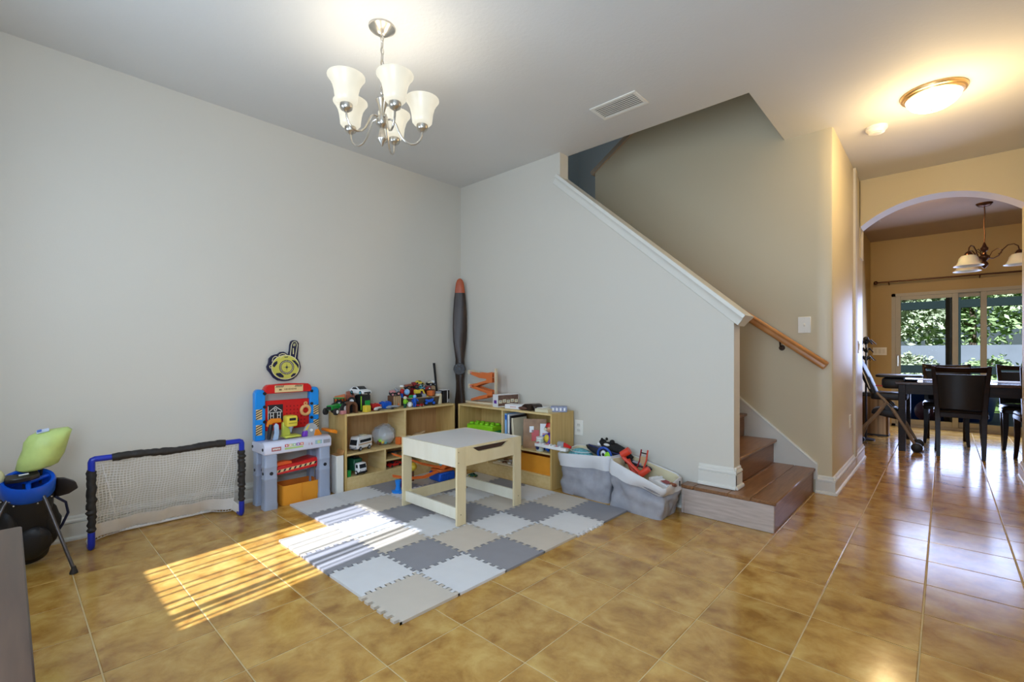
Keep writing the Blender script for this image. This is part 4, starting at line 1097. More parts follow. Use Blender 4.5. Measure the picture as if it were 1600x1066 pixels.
blade(0, 0, [(1.665, 0.0505, 0.0125, 0.05), (1.72, 0.045, 0.0115, 0.05), (1.765, 0.038, 0.010, 0.05), (1.795, 0.026, 0.008, 0.05), (1.808, 0.010, 0.005, 0.05)], False, prr, 'red_tip')
hub = MB().cyl((0, -0.030, 0.905), (0, -0.056, 0.905), 0.060, n=32).build('hub_plate', mat('hub_iron', (0.040, 0.034, 0.031), rough=0.55), pp, 0.003)
for k in range(8):
    a = k * math.pi / 4
    MB().cyl((0.040 * math.cos(a), -0.0555, 0.905 + 0.040 * math.sin(a)), (0.040 * math.cos(a), -0.0572, 0.905 + 0.040 * math.sin(a)), 0.010, n=12).build('hub_hole', wb_k, hub)
MB().cyl((0, -0.0555, 0.905), (0, -0.0572, 0.905), 0.016, n=16).build('bore', wb_k, hub)

# ------------------------------------------------------------------ toys: small builders (local +x is the toy's front)
def pm(name, c, rough=0.35, **k): return mat('toy_' + name, c, rough=rough, **k)
T_GREEN = pm('green', (0.012, 0.30, 0.045)); T_RED = pm('red', (0.55, 0.015, 0.012)); T_BLUE = pm('blue', (0.008, 0.10, 0.55)); T_WHITE = pm('white', (0.78, 0.78, 0.78))
T_BLACK = pm('black', (0.012, 0.012, 0.013)); T_ORANGE = pm('orange', (0.72, 0.16, 0.03)); T_YEL = pm('yellow', (0.78, 0.58, 0.05)); T_LIME = pm('lime', (0.28, 0.68, 0.02))
T_MAROON = pm('maroon', (0.26, 0.012, 0.015)); T_BROWN = pm('brown', (0.14, 0.055, 0.025)); T_GREY = pm('grey', (0.32, 0.33, 0.36)); T_PINK = pm('pink', (0.62, 0.25, 0.25))
T_TEAL = pm('teal', (0.10, 0.42, 0.50)); T_CREAM = pm('cream', (0.70, 0.64, 0.46)); T_PURPLE = pm('purple', (0.13, 0.03, 0.32)); T_GLASS = pm('smoked', (0.02, 0.025, 0.03), 0.08)
T_TIRE = pm('tire', (0.015, 0.014, 0.014), 0.7); T_RUST = pm('rust', (0.30, 0.075, 0.04)); T_TAN = pm('tan', (0.50, 0.34, 0.19)); T_DKGREEN = pm('dark_green', (0.01, 0.10, 0.05)); T_SKY = pm('sky', (0.25, 0.48, 0.80))
def wheels(t, xs, hw, r, w, hubm, rr=None):
    for i, x_ in enumerate(xs):
        q = (rr or [r] * len(xs))[i]
        for s in (-1, 1):
            wl = MB().lathe([(0, -w / 2), (q * 0.7, -w / 2), (q * 0.95, -w / 2 + w * 0.15), (q, 0), (q * 0.95, w / 2 - w * 0.15), (q * 0.7, w / 2), (0, w / 2)], (x_, s * hw, q), n=16, r=(math.pi / 2, 0, 0)).build('wheel', T_TIRE, t)
            MB().cyl((x_, s * (hw + w / 2 - 0.001), q), (x_, s * (hw + w / 2 + 0.0015), q), q * 0.52, n=12).build('hub_cap', hubm, wl)
def truck_label(*a): return a
def toy_car(label, loc, rot, L=0.16, W=0.07, H=0.05, body=T_WHITE, hub=T_GREY, glass=T_GLASS, roof=None, group=None):
    t = thing('toy_car', label, 'toy car', loc, rot, group)
    z0 = H * 0.2
    pr_ = [(-L / 2, z0 + H * 0.05), (-L / 2 * 0.96, z0 + H * 0.42), (-L * 0.40, z0 + H * 0.50), (-L * 0.24, H * 0.96), (L * 0.02, H), (L * 0.20, z0 + H * 0.46), (L * 0.42, z0 + H * 0.36), (L / 2, z0 + H * 0.22), (L / 2, z0), (-L / 2 * 0.97, z0)]
    MB().prism(pr_, -W / 2, W / 2, axis='y').build('body', body, t, H * 0.09, seg=2)
    MB().prism([(-L * 0.20, H * 0.91), (0.0, H * 0.94), (L * 0.13, z0 + H * 0.48), (-L * 0.30, z0 + H * 0.50)], -W / 2 - 0.0006, W / 2 + 0.0006, axis='y').build('side_window', glass, t)
    MB().prism([(L * 0.03, H * 1.0), (L * 0.20, z0 + H * 0.49), (L * 0.19, z0 + H * 0.46), (L * 0.02, H * 0.97)], -W * 0.40, W * 0.40, axis='y', c=(0.0016, 0, 0.0012)).build('windshield', glass, t)
    MB().prism([(L / 2 - 0.001, z0 + H * 0.02), (L / 2 + 0.001, z0 + H * 0.02), (L / 2 + 0.001, z0 + H * 0.2), (L / 2 - 0.001, z0 + H * 0.2)], -W * 0.36, W * 0.36, axis='y').build('grille', T_BLACK, t)
    if roof: MB().prism([(-L * 0.22, H * 0.97), (0.0, H * 1.005), (0.0, H * 1.03), (-L * 0.22, H * 1.0)], -W * 0.36, W * 0.36, axis='y').build('roof_panel', roof, t)
    wheels(t, (-L * 0.31, L * 0.31), W / 2 - 0.004, H * 0.27, 0.012, hub)
    return t
def toy_truck(label, loc, rot, L=0.14, W=0.075, body=T_GREEN, cab=T_GREEN, hub=T_WHITE, wr=0.028, H=0.085, bed='box', group=None, name='toy_truck'):
    t = thing(name, label, 'toy truck', loc, rot, group)
    z = wr * 0.9
    MB().box((0, 0, z + 0.006), (L * 0.92, W * 0.6, 0.014)).build('chassis', T_BLACK, t, 0.003)
    hc = H - z
    c_ = MB().prism([(L * 0.08, z + 0.01), (L * 0.48, z + 0.01), (L * 0.48, z + hc * 0.42), (L * 0.38, z + hc * 0.55), (L * 0.30, H), (L * 0.10, H)], -W / 2, W / 2, axis='y').build('cab', cab, t, 0.004)
    MB().prism([(L * 0.318, z + hc * 0.90), (L * 0.385, z + hc * 0.58), (L * 0.39, z + hc * 0.60), (L * 0.325, z + hc * 0.92)], -W * 0.4, W * 0.4, axis='y').build('windshield', T_GLASS, c_)
    if bed == 'box': MB().b2(-L * 0.48, L * 0.05, -W / 2, W / 2, z + 0.012, z + hc * 0.72).build('bed', body, t, 0.004)
    elif bed == 'tall': MB().b2(-L * 0.48, L * 0.06, -W / 2, W / 2, z + 0.012, H * 1.05).build('bed', body, t, 0.006)
    wheels(t, (-L * 0.30, L * 0.30), W / 2, wr, 0.022, hub)
    return t
def tractor(label, loc, rot, sc, body, hub, group=None):
    t = thing('toy_tractor', label, 'toy tractor', loc, rot, group)
    S = lambda *a: tuple(x * sc for x in a)
    MB().b2(*S(-0.02, 0.07, -0.022, 0.022, 0.035, 0.066)).build('bonnet', body, t, 0.005 * sc)
    MB().b2(*S(-0.065, -0.02, -0.03, 0.03, 0.045, 0.068)).build('fender', body, t, 0.005 * sc)
    for y_ in (-0.026, 0.026):
        for x_ in (-0.06, -0.024): MB().box(S(x_, y_, 0.085), S(0.005, 0.005, 0.04)).build('roof_post', T_BLACK, t)
    MB().b2(*S(-0.068, -0.016, -0.031, 0.031, 0.103, 0.110)).build('roof', body, t, 0.003 * sc)
    MB().b2(*S(0.068, 0.072, -0.018, 0.018, 0.038, 0.060)).build('grille', T_BLACK, t)
    wheels(t, (-0.042 * sc, 0.05 * sc), 0.040 * sc, 0.036 * sc, 0.022 * sc, hub, [0.036 * sc, 0.024 * sc])
    return t
def block(label, loc, rot, d, m, name='toy_block', cat='toy block', studs=None, studm=None, bevel=0.003, group=None):
    t = thing(name, label, cat, loc, rot, group)
    MB().box((0, 0, d[2] / 2), d).build('body', m, t, bevel)
    if studs:
        me = MB().cyl((0, 0, 0), (0, 0, d[2] * 0.12), min(d[0] / studs[0], d[1] / studs[1]) * 0.30, n=12).mesh('stud'); me.materials.append(studm or m)
        for i in range(studs[0]):
            for j in range(studs[1]): link('stud', me, t, ((i + 0.5) * d[0] / studs[0] - d[0] / 2, (j + 0.5) * d[1] / studs[1] - d[1] / 2, d[2]))
    return t
def figure(label, loc, rot, h_, shirt, pants, skin=T_TAN, hat=None, name='toy_figure'):
    t = thing(name, label, 'toy figure', loc, rot)
    for s in (-1, 1):
        MB().tube([(0, s * h_ * 0.08, 0), (0, s * h_ * 0.08, h_ * 0.38)], h_ * 0.06, 8).build('leg', pants, t)
        MB().tube([(0, s * h_ * 0.14, h_ * 0.66), (h_ * 0.05, s * h_ * 0.24, h_ * 0.52), (h_ * 0.12, s * h_ * 0.24, h_ * 0.45)], h_ * 0.045, 8).build('arm', shirt, t)
    MB().lathe([(h_ * 0.13, h_ * 0.34), (h_ * 0.15, h_ * 0.45), (h_ * 0.14, h_ * 0.62), (h_ * 0.06, h_ * 0.70)], n=14).build('torso', shirt, t)
    hd = MB().ball((0, 0, h_ * 0.82), h_ * 0.15).build('head', skin, t)
    if hat: MB().lathe([(h_ * 0.20, h_ * 0.87), (h_ * 0.16, h_ * 0.90), (h_ * 0.14, h_ * 0.98), (0, h_ * 1.0)], n=14).build('cap', hat, hd)
    return t
def ball_toy(label, loc, r_, m, m2=None, name='toy_ball'):
    t = thing(name, label, 'toy ball', (loc[0], loc[1], loc[2]))
    MB().ball((0, 0, r_), r_, n=18, m=12).build('ball', m, t)
    MB().tube([(r_ * 1.0 * math.cos(k * math.pi / 12), 0, r_ + r_ * 1.0 * math.sin(k * math.pi / 12)) for k in range(24)], r_ * 0.06, 5, closed=True).build('band', m2 or T_GREY, t)
    return t
ZT = 0.5925
def onL(u, x, z=ZT): p = at(u, 600, x=x); return (x, p.y, z)        # on the left-wall shelf, in the image column u
def onS(u, y, z=ZT): p = at(u, 600, y=y); return (p.x, y, z)        # on the stair-wall shelf
R90 = math.pi / 2
# --- top of the left-wall shelf, from left to right
tractor('green toy tractor with white hubs at the left end of the shelf top', onL(524, 0.215), math.radians(-62), 1.12, T_GREEN, T_WHITE)
block('small pink toy block under the green tractor on the shelf top', onL(536, 0.255), 0.2, (0.03, 0.045, 0.028), T_PINK)
ar = thing('toy_tunnel', 'dark arched toy tunnel at the front of the shelf top', 'toy tunnel', onL(548, 0.238), 0)
pts_o = [(-0.042, 0), (-0.042, 0.05)] + [(-0.042 * math.cos(k * math.pi / 10), 0.05 + 0.042 * math.sin(k * math.pi / 10)) for k in range(1, 10)] + [(0.042, 0.05), (0.042, 0)]
pts_i = [(0.026, 0), (0.026, 0.048)] + [(0.026 * math.cos(k * math.pi / 10), 0.048 + 0.026 * math.sin(k * math.pi / 10)) for k in range(1, 10)] + [(-0.026, 0.048), (-0.026, 0)]
MB().prism((pts_o + pts_i)[::-1], -0.03, 0.035, axis='x').build('arch', T_BROWN, ar, 0.002)
MB().prism([(p[0] * 0.97, p[1]) for p in pts_i], -0.028, -0.020, axis='x').build('inner_wall', T_BLACK, ar)
bx_ = thing('toy_garage', 'black toy box with a green front panel on the shelf top', 'toy garage', onL(567, 0.175), 0)
MB().box((0, 0, 0.066), (0.10, 0.085, 0.132)).build('body', T_BLACK, bx_, 0.006)
MB().box((0.0505, 0.012, 0.062), (0.003, 0.045, 0.05)).build('green_door', T_GREEN, bx_, 0.001)
MB().box((0.049, -0.043, 0.068), (0.006, 0.006, 0.11)).build('green_trim', T_LIME, bx_, 0.001)
toy_car('white toy sports car on top of the black toy garage', (0.165, onL(563, 0.165)[1], ZT + 0.1325), math.radians(8), 0.175, 0.085, 0.066, T_WHITE, T_TEAL, roof=T_BROWN)
block('dark grey toy brick stacked under the orange truck', (0.115, onL(546, 0.115)[1], ZT), 0, (0.10, 0.11, 0.055), T_BLACK, studs=(3, 3))
toy_truck('tipped orange toy monster truck leaning by the black garage', (0.12, onL(541, 0.12)[1], ZT + 0.060), (0.25, -0.22, math.radians(60)), 0.16, 0.085, T_ORANGE, T_RUST, T_WHITE, 0.032, 0.09)
block('small yellow toy cube on the front edge of the shelf top', onL(573, 0.262), 0.25, (0.045, 0.05, 0.052), T_YEL)
block('red studded toy brick beside the blue brick on the shelf top', onL(585, 0.19), 0, (0.06, 0.075, 0.048), T_RED, studs=(2, 2))
block('blue studded toy brick beside the red brick on the shelf top', onL(602, 0.17), 0, (0.06, 0.085, 0.055), T_BLUE, studs=(2, 2))
def toy_plane(label, loc, rot, m):
    t = thing('toy_plane', label, 'toy plane', loc, rot)
    MB().tube([(-0.06, 0, 0.02), (-0.03, 0, 0.018), (0.03, 0, 0.018), (0.055, 0, 0.016)], [0.006, 0.013, 0.014, 0.004], 10).build('fuselage', m, t)
    MB().prism([(-0.015, -0.06), (0.005, -0.06), (0.025, 0), (0.005, 0.06), (-0.015, 0.06), (-0.01, 0)], 0.014, 0.018).build('wings', T_BLACK, t)
    MB().prism([(-0.058, 0.02), (-0.045, 0.02), (-0.055, 0.045), (-0.062, 0.045)], -0.002, 0.002, axis='y').build('tail', T_ORANGE, t)
    MB().box((0, 0, 0.004), (0.02, 0.02, 0.008)).build('stand', T_BLACK, t)
    return t
toy_plane('white and black toy plane nearest the yellow cube', onL(590, 0.255), math.radians(-60), T_WHITE)
toy_plane('white and orange toy plane in front of the brown crate', onL(613, 0.245), math.radians(-100), T_GREY)
crt = thing('toy_crate', 'dark brown slatted crate on the shelf top', 'crate', onL(616, 0.13), 0)
MB().box((0, 0, 0.050), (0.09, 0.080, 0.10)).build('box', T_BROWN, crt, 0.003)
sl_me = MB().box((0, 0, 0), (0.003, 0.014, 0.094)).mesh('slat'); sl_me.materials.append(T_TAN)
for k in range(4): link('slat', sl_me, crt, (0.0465, -0.029 + k * 0.0195, 0.05))
toy_truck('greyish pink toy truck lying on the brown crate', (0.13, onL(617, 0.13)[1], ZT + 0.1005), (0.1, -0.12, math.radians(70)), 0.085, 0.055, T_PINK, T_GREY, T_PINK, 0.018, 0.058)
# --- clear tub heaped with toys
clear = mat('clear_plastic', (0.85, 0.88, 0.90), rough=0.12, var=0.0, alpha=0.30)
tubx = thing('toy_tub', 'shallow dark tub under the heap of toys on the shelf', 'tub', (0.135, onL(655, 0.135)[1], ZT))
o_ = rrect(0.105, 0.165, 0.03, 4); i_ = rrect(0.098, 0.158, 0.025, 4)
def RR(p, z, q=1.0): return [Vector((x * q, y * q, z)) for x, y in p]
MB().loft([RR(o_, 0, 0.93), RR(o_, 0.075, 1.0), RR(i_, 0.075, 1.0), RR(i_, 0.008, 0.93)]).build('tub_wall', mat('smoky_plastic', (0.10, 0.07, 0.05), rough=0.25), tubx)
MB().tube([(x, y, 0.075) for x, y in rrect(0.107, 0.167, 0.03, 4)], 0.004, 6, closed=True).build('rim', T_TAN, tubx)
def heap(u, x, z): p = at(u, 600, x=x); return (x, p.y, z)
Zh = ZT + 0.078
block('maroon toy suitcase in the heap of toys', heap(637, 0.10, Zh), 0.4, (0.07, 0.09, 0.06), T_MAROON)
block('dark purple toy block in the heap of toys', heap(655, 0.09, Zh), -0.3, (0.06, 0.07, 0.06), T_PURPLE)
block('dark brown toy block in the heap of toys', heap(671, 0.10, Zh), 0.2, (0.07, 0.07, 0.05), T_BROWN)
toy_truck('rust red toy pickup crowning the heap of toys', heap(643, 0.10, Zh + 0.062), (0, -0.1, math.radians(75)), 0.12, 0.06, T_RUST, T_MAROON, T_BROWN, 0.020, 0.062)
ball_toy('pale blue toy ball below the rust red pickup', heap(636, 0.165, Zh + 0.022), 0.026, T_SKY, T_WHITE)
dg = thing('toy_digger', 'yellow toy digger with a long arm across the toy heap', 'toy digger', heap(652, 0.19, Zh - 0.0), math.radians(80))
MB().box((0, 0, 0.048), (0.055, 0.04, 0.035)).build('cabin', T_YEL, dg, 0.006)
MB().tube([(0.02, 0, 0.06), (0.055, 0, 0.058), (0.072, 0, 0.02), (0.092, 0, 0.0)], [0.010, 0.009, 0.008, 0.007], 8).build('boom', T_YEL, dg)
MB().prism([(0.082, 0.006), (0.104, 0.004), (0.110, -0.014), (0.094, -0.020), (0.084, -0.008)], -0.013, 0.013, axis='y').build('bucket', T_YEL, dg, 0.002)
for s in (-1, 1): MB().prism([(-0.03, 0.0), (0.03, 0.0), (0.036, 0.012), (0.03, 0.026), (-0.03, 0.026), (-0.036, 0.012)], s * 0.016 - 0.006, s * 0.016 + 0.006, axis='y').build('track', T_BLACK, dg, 0.003)
MB().box((0.004, 0, 0.072), (0.026, 0.03, 0.022)).build('cab_window', T_GLASS, dg, 0.003)
toy_car('maroon and white toy car on the right of the toy heap', heap(666, 0.15, Zh + 0.050), (0.1, -0.35, math.radians(60)), 0.10, 0.05, 0.045, T_MAROON, T_WHITE, roof=T_WHITE)
block('orange toy block under the maroon car in the heap', heap(673, 0.18, Zh + 0.0), 0.5, (0.055, 0.055, 0.048), T_ORANGE)
figure('green toy figure standing in front of the toy heap', (0.258, onL(633, 0.258)[1], ZT), 0.3, 0.105, T_LIME, T_DKGREEN, T_CREAM)
ball_toy('white toy ball in front of the toy heap', (0.250, onL(640.5, 0.250)[1], ZT + 0.0), 0.024, T_WHITE)
figure('blue toy figure in front of the toy heap', (0.256, onL(648, 0.256)[1], ZT), -0.2, 0.11, T_BLUE, T_BLUE, T_SKY)
toy_car('small red toy car at the foot of the toy heap', (0.268, onL(656, 0.268)[1], ZT), math.radians(-75), 0.075, 0.036, 0.03, T_RED, T_WHITE)
def toy_bike(label, loc, rot, m):
    t = thing('toy_motorbike', label, 'toy motorbike', loc, rot)
    for x_ in (-0.034, 0.034):
        w_ = MB().tube([(x_ + 0.020 * math.cos(k * math.pi / 8), 0, 0.024 + 0.020 * math.sin(k * math.pi / 8)) for k in range(16)], 0.005, 6, closed=True).build('wheel', T_TIRE, t)
        MB().cyl((x_, -0.005, 0.024), (x_, 0.005, 0.024), 0.012, n=10).build('hub', m, w_)
    MB().prism([(-0.045, 0.045), (-0.02, 0.030), (0.020, 0.030), (0.036, 0.06), (0.012, 0.062), (-0.01, 0.052), (-0.042, 0.058)], -0.009, 0.009, axis='y').build('frame', m, t, 0.003)
    MB().tube([(0.03, -0.022, 0.072), (0.028, 0, 0.068), (0.03, 0.022, 0.072)], 0.003, 6).build('handlebar', T_GREY, t)
    return t
toy_bike('blue toy motorbike at the right of the toy heap', (0.262, onL(672, 0.262)[1], ZT), math.radians(70), T_BLUE)
jar = thing('toy_jar', 'cream plastic jar behind the blue toy motorbike', 'jar', (0.20, onL(685, 0.20)[1], ZT))
MB().lathe([(0, 0), (0.030, 0), (0.032, 0.01), (0.032, 0.085), (0.026, 0.095), (0.0, 0.095)], n=20).build('body', T_CREAM, jar)
MB().lathe([(0.027, 0.095), (0.029, 0.098), (0.029, 0.115), (0, 0.116)], n=20).build('lid', T_GREY, jar)
stk = thing('toy_wand', 'thin black stick leaning upright behind the toy heap', 'toy wand', (0.10, at(684, 600, x=0.10).y, ZT))
MB().tube([(0, 0, 0), (0.0, -0.02, 0.17), (0.0, -0.045, 0.375)], [0.012, 0.010, 0.012], 8).build('stick', T_BLACK, stk)
MB().tube([(0, 0, 0.0), (0, -0.005, 0.05)], 0.015, 8).build('grip', T_BROWN, stk)
bk2 = thing('speaker_box', 'black box with a silver stripe at the right end of the shelf top', 'box', (0.17, onL(694, 0.17)[1], ZT), 0.1)
MB().box((0, 0, 0.06), (0.06, 0.085, 0.12)).build('body', T_BLACK, bk2, 0.003)
MB().box((0.031, 0.012, 0.06), (0.002, 0.007, 0.115)).build('stripe', T_WHITE, bk2)
MB().box((0, 0, 0.121), (0.062, 0.087, 0.003)).build('lid', T_WHITE, bk2)
MB().lathe([(0, 0), (0.014, 0), (0.016, 0.003), (0, 0.004)], (0.031, 0.030, 0.022), n=14, r=(0, R90, 0)).build('dial', T_GREY, bk2)

# more small toys heaped in the tub (extra_heap)
ball_toy('small red toy ball in the middle of the toy heap', heap(648, 0.185, Zh - 0.01), 0.020, T_RED, T_WHITE)
figure('tan toy figure poking out of the left of the toy heap', heap(628, 0.15, Zh), 0.4, 0.11, T_RED, T_BLUE, T_TAN, T_WHITE)
block('green toy brick low in the toy heap', heap(643, 0.20, Zh - 0.012), 0.5, (0.035, 0.04, 0.03), T_GREEN, studs=(2, 2))
block('grey toy brick low in the toy heap', heap(662, 0.20, Zh - 0.012), -0.4, (0.04, 0.04, 0.035), T_GREY, studs=(2, 2))
toy_car('small teal toy car in the middle of the toy heap', heap(659, 0.13, Zh + 0.062), (0.2, 0.1, math.radians(30)), 0.075, 0.04, 0.034, T_TEAL, T_BLACK)
block('red toy brick at the back of the toy heap', heap(650, 0.05, Zh), 0.2, (0.06, 0.08, 0.09), T_RED, studs=(2, 2))
block('tan toy barn at the back right of the toy heap', heap(676, 0.06, Zh), -0.1, (0.06, 0.07, 0.08), T_TAN)
toy_car('small yellow toy car high on the toy heap', heap(655, 0.06, Zh + 0.101), (0.0, 0.15, math.radians(70)), 0.08, 0.042, 0.036, T_YEL, T_BLACK)
toy_truck('small cream toy truck at the back right of the toy heap', heap(674, 0.06, Zh + 0.081), (0.1, 0, math.radians(80)), 0.085, 0.05, T_CREAM, T_WHITE, T_GREY, 0.017, 0.05)
# --- inside the left-wall shelf
z1, z0 = 0.2845, 0.1045
rv = thing('toy_camper', 'white toy camper van on the upper shelf board', 'toy van', (0.195, onL(564, 0.195)[1], z1), math.radians(-72))
MB().prism([(-0.085, 0.02), (0.085, 0.02), (0.088, 0.045), (0.078, 0.085), (0.070, 0.112), (-0.080, 0.112), (-0.085, 0.105)], -0.042, 0.042, axis='y').build('body', T_WHITE, rv, 0.006)
MB().prism([(0.0845, 0.050), (0.0885, 0.050), (0.0785, 0.090), (0.0745, 0.090)], -0.034, 0.034, axis='y').build('windshield', T_GLASS, rv)
for s in (-1, 1):
    MB().prism([(-0.07, 0.066), (0.055, 0.066), (0.055, 0.088), (-0.07, 0.088)], s * 0.0425 - 0.0006, s * 0.0425 + 0.0006, axis='y').build('side_windows', T_GLASS, rv)
    MB().prism([(-0.08, 0.048), (0.07, 0.048), (0.07, 0.056), (-0.08, 0.056)], s * 0.0425 - 0.0006, s * 0.0425 + 0.0006, axis='y').build('stripe', T_TAN, rv)
    MB().box((0.0885, s * 0.028, 0.033), (0.003, 0.014, 0.010)).build('headlight', T_GREY, rv)
MB().box((-0.02, 0, 0.116), (0.05, 0.045, 0.010)).build('roof_box', T_CREAM, rv, 0.003)
MB().box((0.088, 0, 0.024), (0.008, 0.082, 0.012)).build('bumper', T_GREY, rv, 0.003)
wheels(rv, (-0.05, 0.05), 0.038, 0.018, 0.014, T_GREY)
pb_ = thing('plastic_bag', 'crumpled clear plastic bag of cards and small toys', 'bag', (0.14, onL(599, 0.14)[1], z1))
b = MB(); b.ball((0, 0, 0.085), (0.085, 0.105, 0.092), None, 22, 14)
for v in b.bm.verts:
    v.co += v.co.normalized() * 0.014 * mnoise.noise(v.co * 26)
    v.co.z = max(v.co.z, 0.0015)
b.build('bag', clear, pb_, smooth=20)
MB().box((0.0, 0.01, 0.118), (0.10, 0.13, 0.045), (0.1, 0.25, 0.1)).build('card_pack', T_GREY, pb_, 0.003)
MB().box((0.03, 0.02, 0.07), (0.06, 0.10, 0.05), (0, -0.2, 0.2)).build('card_pack', mat('card_pale', (0.55, 0.58, 0.62), rough=0.3), pb_, 0.003)
for i, (dy, dz, m_) in enumerate(((-0.06, 0.05, T_LIME), (-0.035, 0.035, T_YEL), (-0.01, 0.03, T_TEAL), (-0.07, 0.03, T_BROWN), (0.03, 0.03, T_GREY))):
    MB().box((0.045, dy, dz), (0.03, 0.03, 0.022), (0.3 * i, 0.4, 0.5 * i)).build('toy_piece', m_, pb_, 0.003)
block('orange toy ramp piece beside the plastic bag', (0.225, onL(623, 0.225)[1], z1), 0.3, (0.05, 0.035, 0.06), T_ORANGE)
gt = thing('toy_garbage_truck', 'green and white toy garbage truck on the bottom shelf', 'toy truck', (0.20, onL(556, 0.20)[1], z0), math.radians(8))
gc = MB().prism([(0.035, 0.02), (0.088, 0.02), (0.090, 0.05), (0.080, 0.092), (0.035, 0.092)], -0.038, 0.038, axis='y').build('cab', T_WHITE, gt, 0.005)
MB().prism([(0.089, 0.054), (0.0905, 0.054), (0.0825, 0.084), (0.081, 0.084)], -0.030, 0.030, axis='y').build('windshield', T_GLASS, gc)
for s in (-1, 1):
    MB().prism([(0.052, 0.056), (0.076, 0.056), (0.072, 0.082), (0.052, 0.082)], s * 0.0385 - 0.0006, s * 0.0385 + 0.0006, axis='y').build('side_window', T_GLASS, gc)
    MB().cyl((0.0895, s * 0.026, 0.034), (0.0915, s * 0.026, 0.034), 0.006, n=10).build('headlight', T_GREY, gc)
MB().prism([(-0.085, 0.024), (0.030, 0.024), (0.030, 0.118), (-0.060, 0.124), (-0.085, 0.10)], -0.040, 0.040, axis='y').build('hopper', T_DKGREEN, gt, 0.005)
MB().box((-0.02, 0, 0.128), (0.06, 0.05, 0.012)).build('hopper_lid', T_BLACK, gt, 0.003)
MB().box((0.090, 0, 0.022), (0.010, 0.08, 0.014)).build('bumper', T_BLACK, gt, 0.003)
wheels(gt, (-0.045, 0.058), 0.034, 0.018, 0.016, T_WHITE)
tbn = thing('toy_trash_bin', 'tiny green toy trash bin beside the garbage truck', 'toy bin', (0.262, onL(542.5, 0.262)[1] + 0.012, z0))
MB().box((0, 0, 0.022), (0.026, 0.024, 0.044), None, 1.15).build('body', T_GREEN, tbn, 0.002)
MB().box((0, 0, 0.047), (0.034, 0.030, 0.005)).build('lid', T_GREEN, tbn, 0.001)
sw = thing('toy_steering_wheel', 'black toy steering wheel in the lower shelf slot', 'toy steering wheel', (0.18, onL(617, 0.18)[1], 0.1855))
MB().tube([(0.058 * math.cos(k * math.pi / 12), 0.058 * math.sin(k * math.pi / 12), 0.03 + 0.012 * math.cos(k * math.pi / 12)) for k in range(24)], 0.007, 8, closed=True).build('rim', T_BLACK, sw)
MB().lathe([(0.022, 0), (0.020, 0.012), (0.014, 0.034), (0, 0.036)], n=16).build('hub', T_TAN, sw)
MB().tube([(-0.055, 0, 0.022), (0, 0, 0.03), (0.055, 0, 0.04)], 0.005, 6).build('spoke', T_BLACK, sw)
toy_car('red toy car in the slot under the steering wheel', (0.22, onL(615, 0.22)[1], z0), math.radians(-80), 0.14, 0.06, 0.042, T_RED, T_BLACK)
block('cream toy house block in the right upper bay', (0.22, onL(637, 0.22)[1], z1), 0.2, (0.045, 0.045, 0.06), T_CREAM)
lump_t = thing('toy_dinosaur', 'tan toy dinosaur lying in the right upper bay', 'toy animal', (0.17, onL(652, 0.17)[1], z1), math.radians(80))
MB().tube([(-0.075, 0, 0.015), (-0.045, 0, 0.03), (-0.01, 0, 0.042), (0.03, 0, 0.045), (0.05, 0, 0.062), (0.072, 0, 0.066)], [0.004, 0.013, 0.024, 0.020, 0.012, 0.010], 12).build('body', T_TAN, lump_t)
for x_ in (-0.02, 0.025):
    for s in (-1, 1): MB().tube([(x_, s * 0.014, 0.035), (x_ + 0.004, s * 0.02, 0.0)], [0.010, 0.007], 8).build('leg', T_TAN, lump_t)
# --- floor toys behind the table
trk = thing('toy_track_set', 'blue and orange toy race track set on the mat under the shelf', 'toy track', (0.50, -0.80, 0.0122), 0.0)
MB().box((0.07, 0.10, 0.035), (0.15, 0.16, 0.07)).build('base', T_BLUE, trk, 0.008)
for k in range(5): MB().box((0.147, 0.04 + k * 0.03, 0.035), (0.004, 0.010, 0.05)).build('base_rib', T_BLUE, trk)
MB().box((0.07, 0.10, 0.082), (0.13, 0.14, 0.024)).build('deck', T_ORANGE, trk, 0.006)
def ribbon(pts, w, name, m, par):
    b = MB(); rows = []
    for i, p in enumerate(pts):
        p = Vector(p); q = Vector(pts[min(i + 1, len(pts) - 1)]); o = Vector(pts[max(i - 1, 0)])
        t = (q - o).normalized(); s = t.cross(Vector((0, 0, 1))).normalized() * w / 2
        up = Vector((0, 0, 1))
        rows.append([p - s + up * 0.010, p - s, p + s, p + s + up * 0.010, p + s * 0.88 + up * 0.010, p + s * 0.88 + up * 0.003, p - s * 0.88 + up * 0.003, p - s * 0.88 + up * 0.010])
    b.loft(rows); return b.build(name, m, par, smooth=20)
ribbon([(0.10, 0.16, 0.10), (0.06, 0.06, 0.10), (0.0, -0.06, 0.14), (-0.05, -0.18, 0.20), (-0.08, -0.28, 0.24)], 0.055, 'track', T_ORANGE, trk)
ribbon([(0.12, 0.02, 0.085), (0.10, -0.10, 0.055), (0.06, -0.22, 0.06), (0.0, -0.33, 0.09)], 0.05, 'track', T_ORANGE, trk)
ribbon([(0.13, 0.05, 0.10), (0.12, 0.13, 0.14), (0.10, 0.20, 0.17)], 0.05, 'track', T_ORANGE, trk)
MB().tube([(-0.05, -0.18, 0.0), (-0.05, -0.18, 0.20)], 0.012, 8).build('support', T_PURPLE, trk)
MB().prism([(-0.30, 0.0), (-0.20, 0.0), (-0.20, 0.085), (-0.30, 0.05)], 0.0, 0.04, axis='x').build('support', T_PURPLE, trk, 0.003)
MB().box((0.05, 0.14, 0.125), (0.05, 0.08, 0.06)).build('launcher', T_TEAL, trk, 0.006)
MB().ball((-0.06, -0.10, 0.115), 0.035).build('loop_weight', T_YEL, trk)
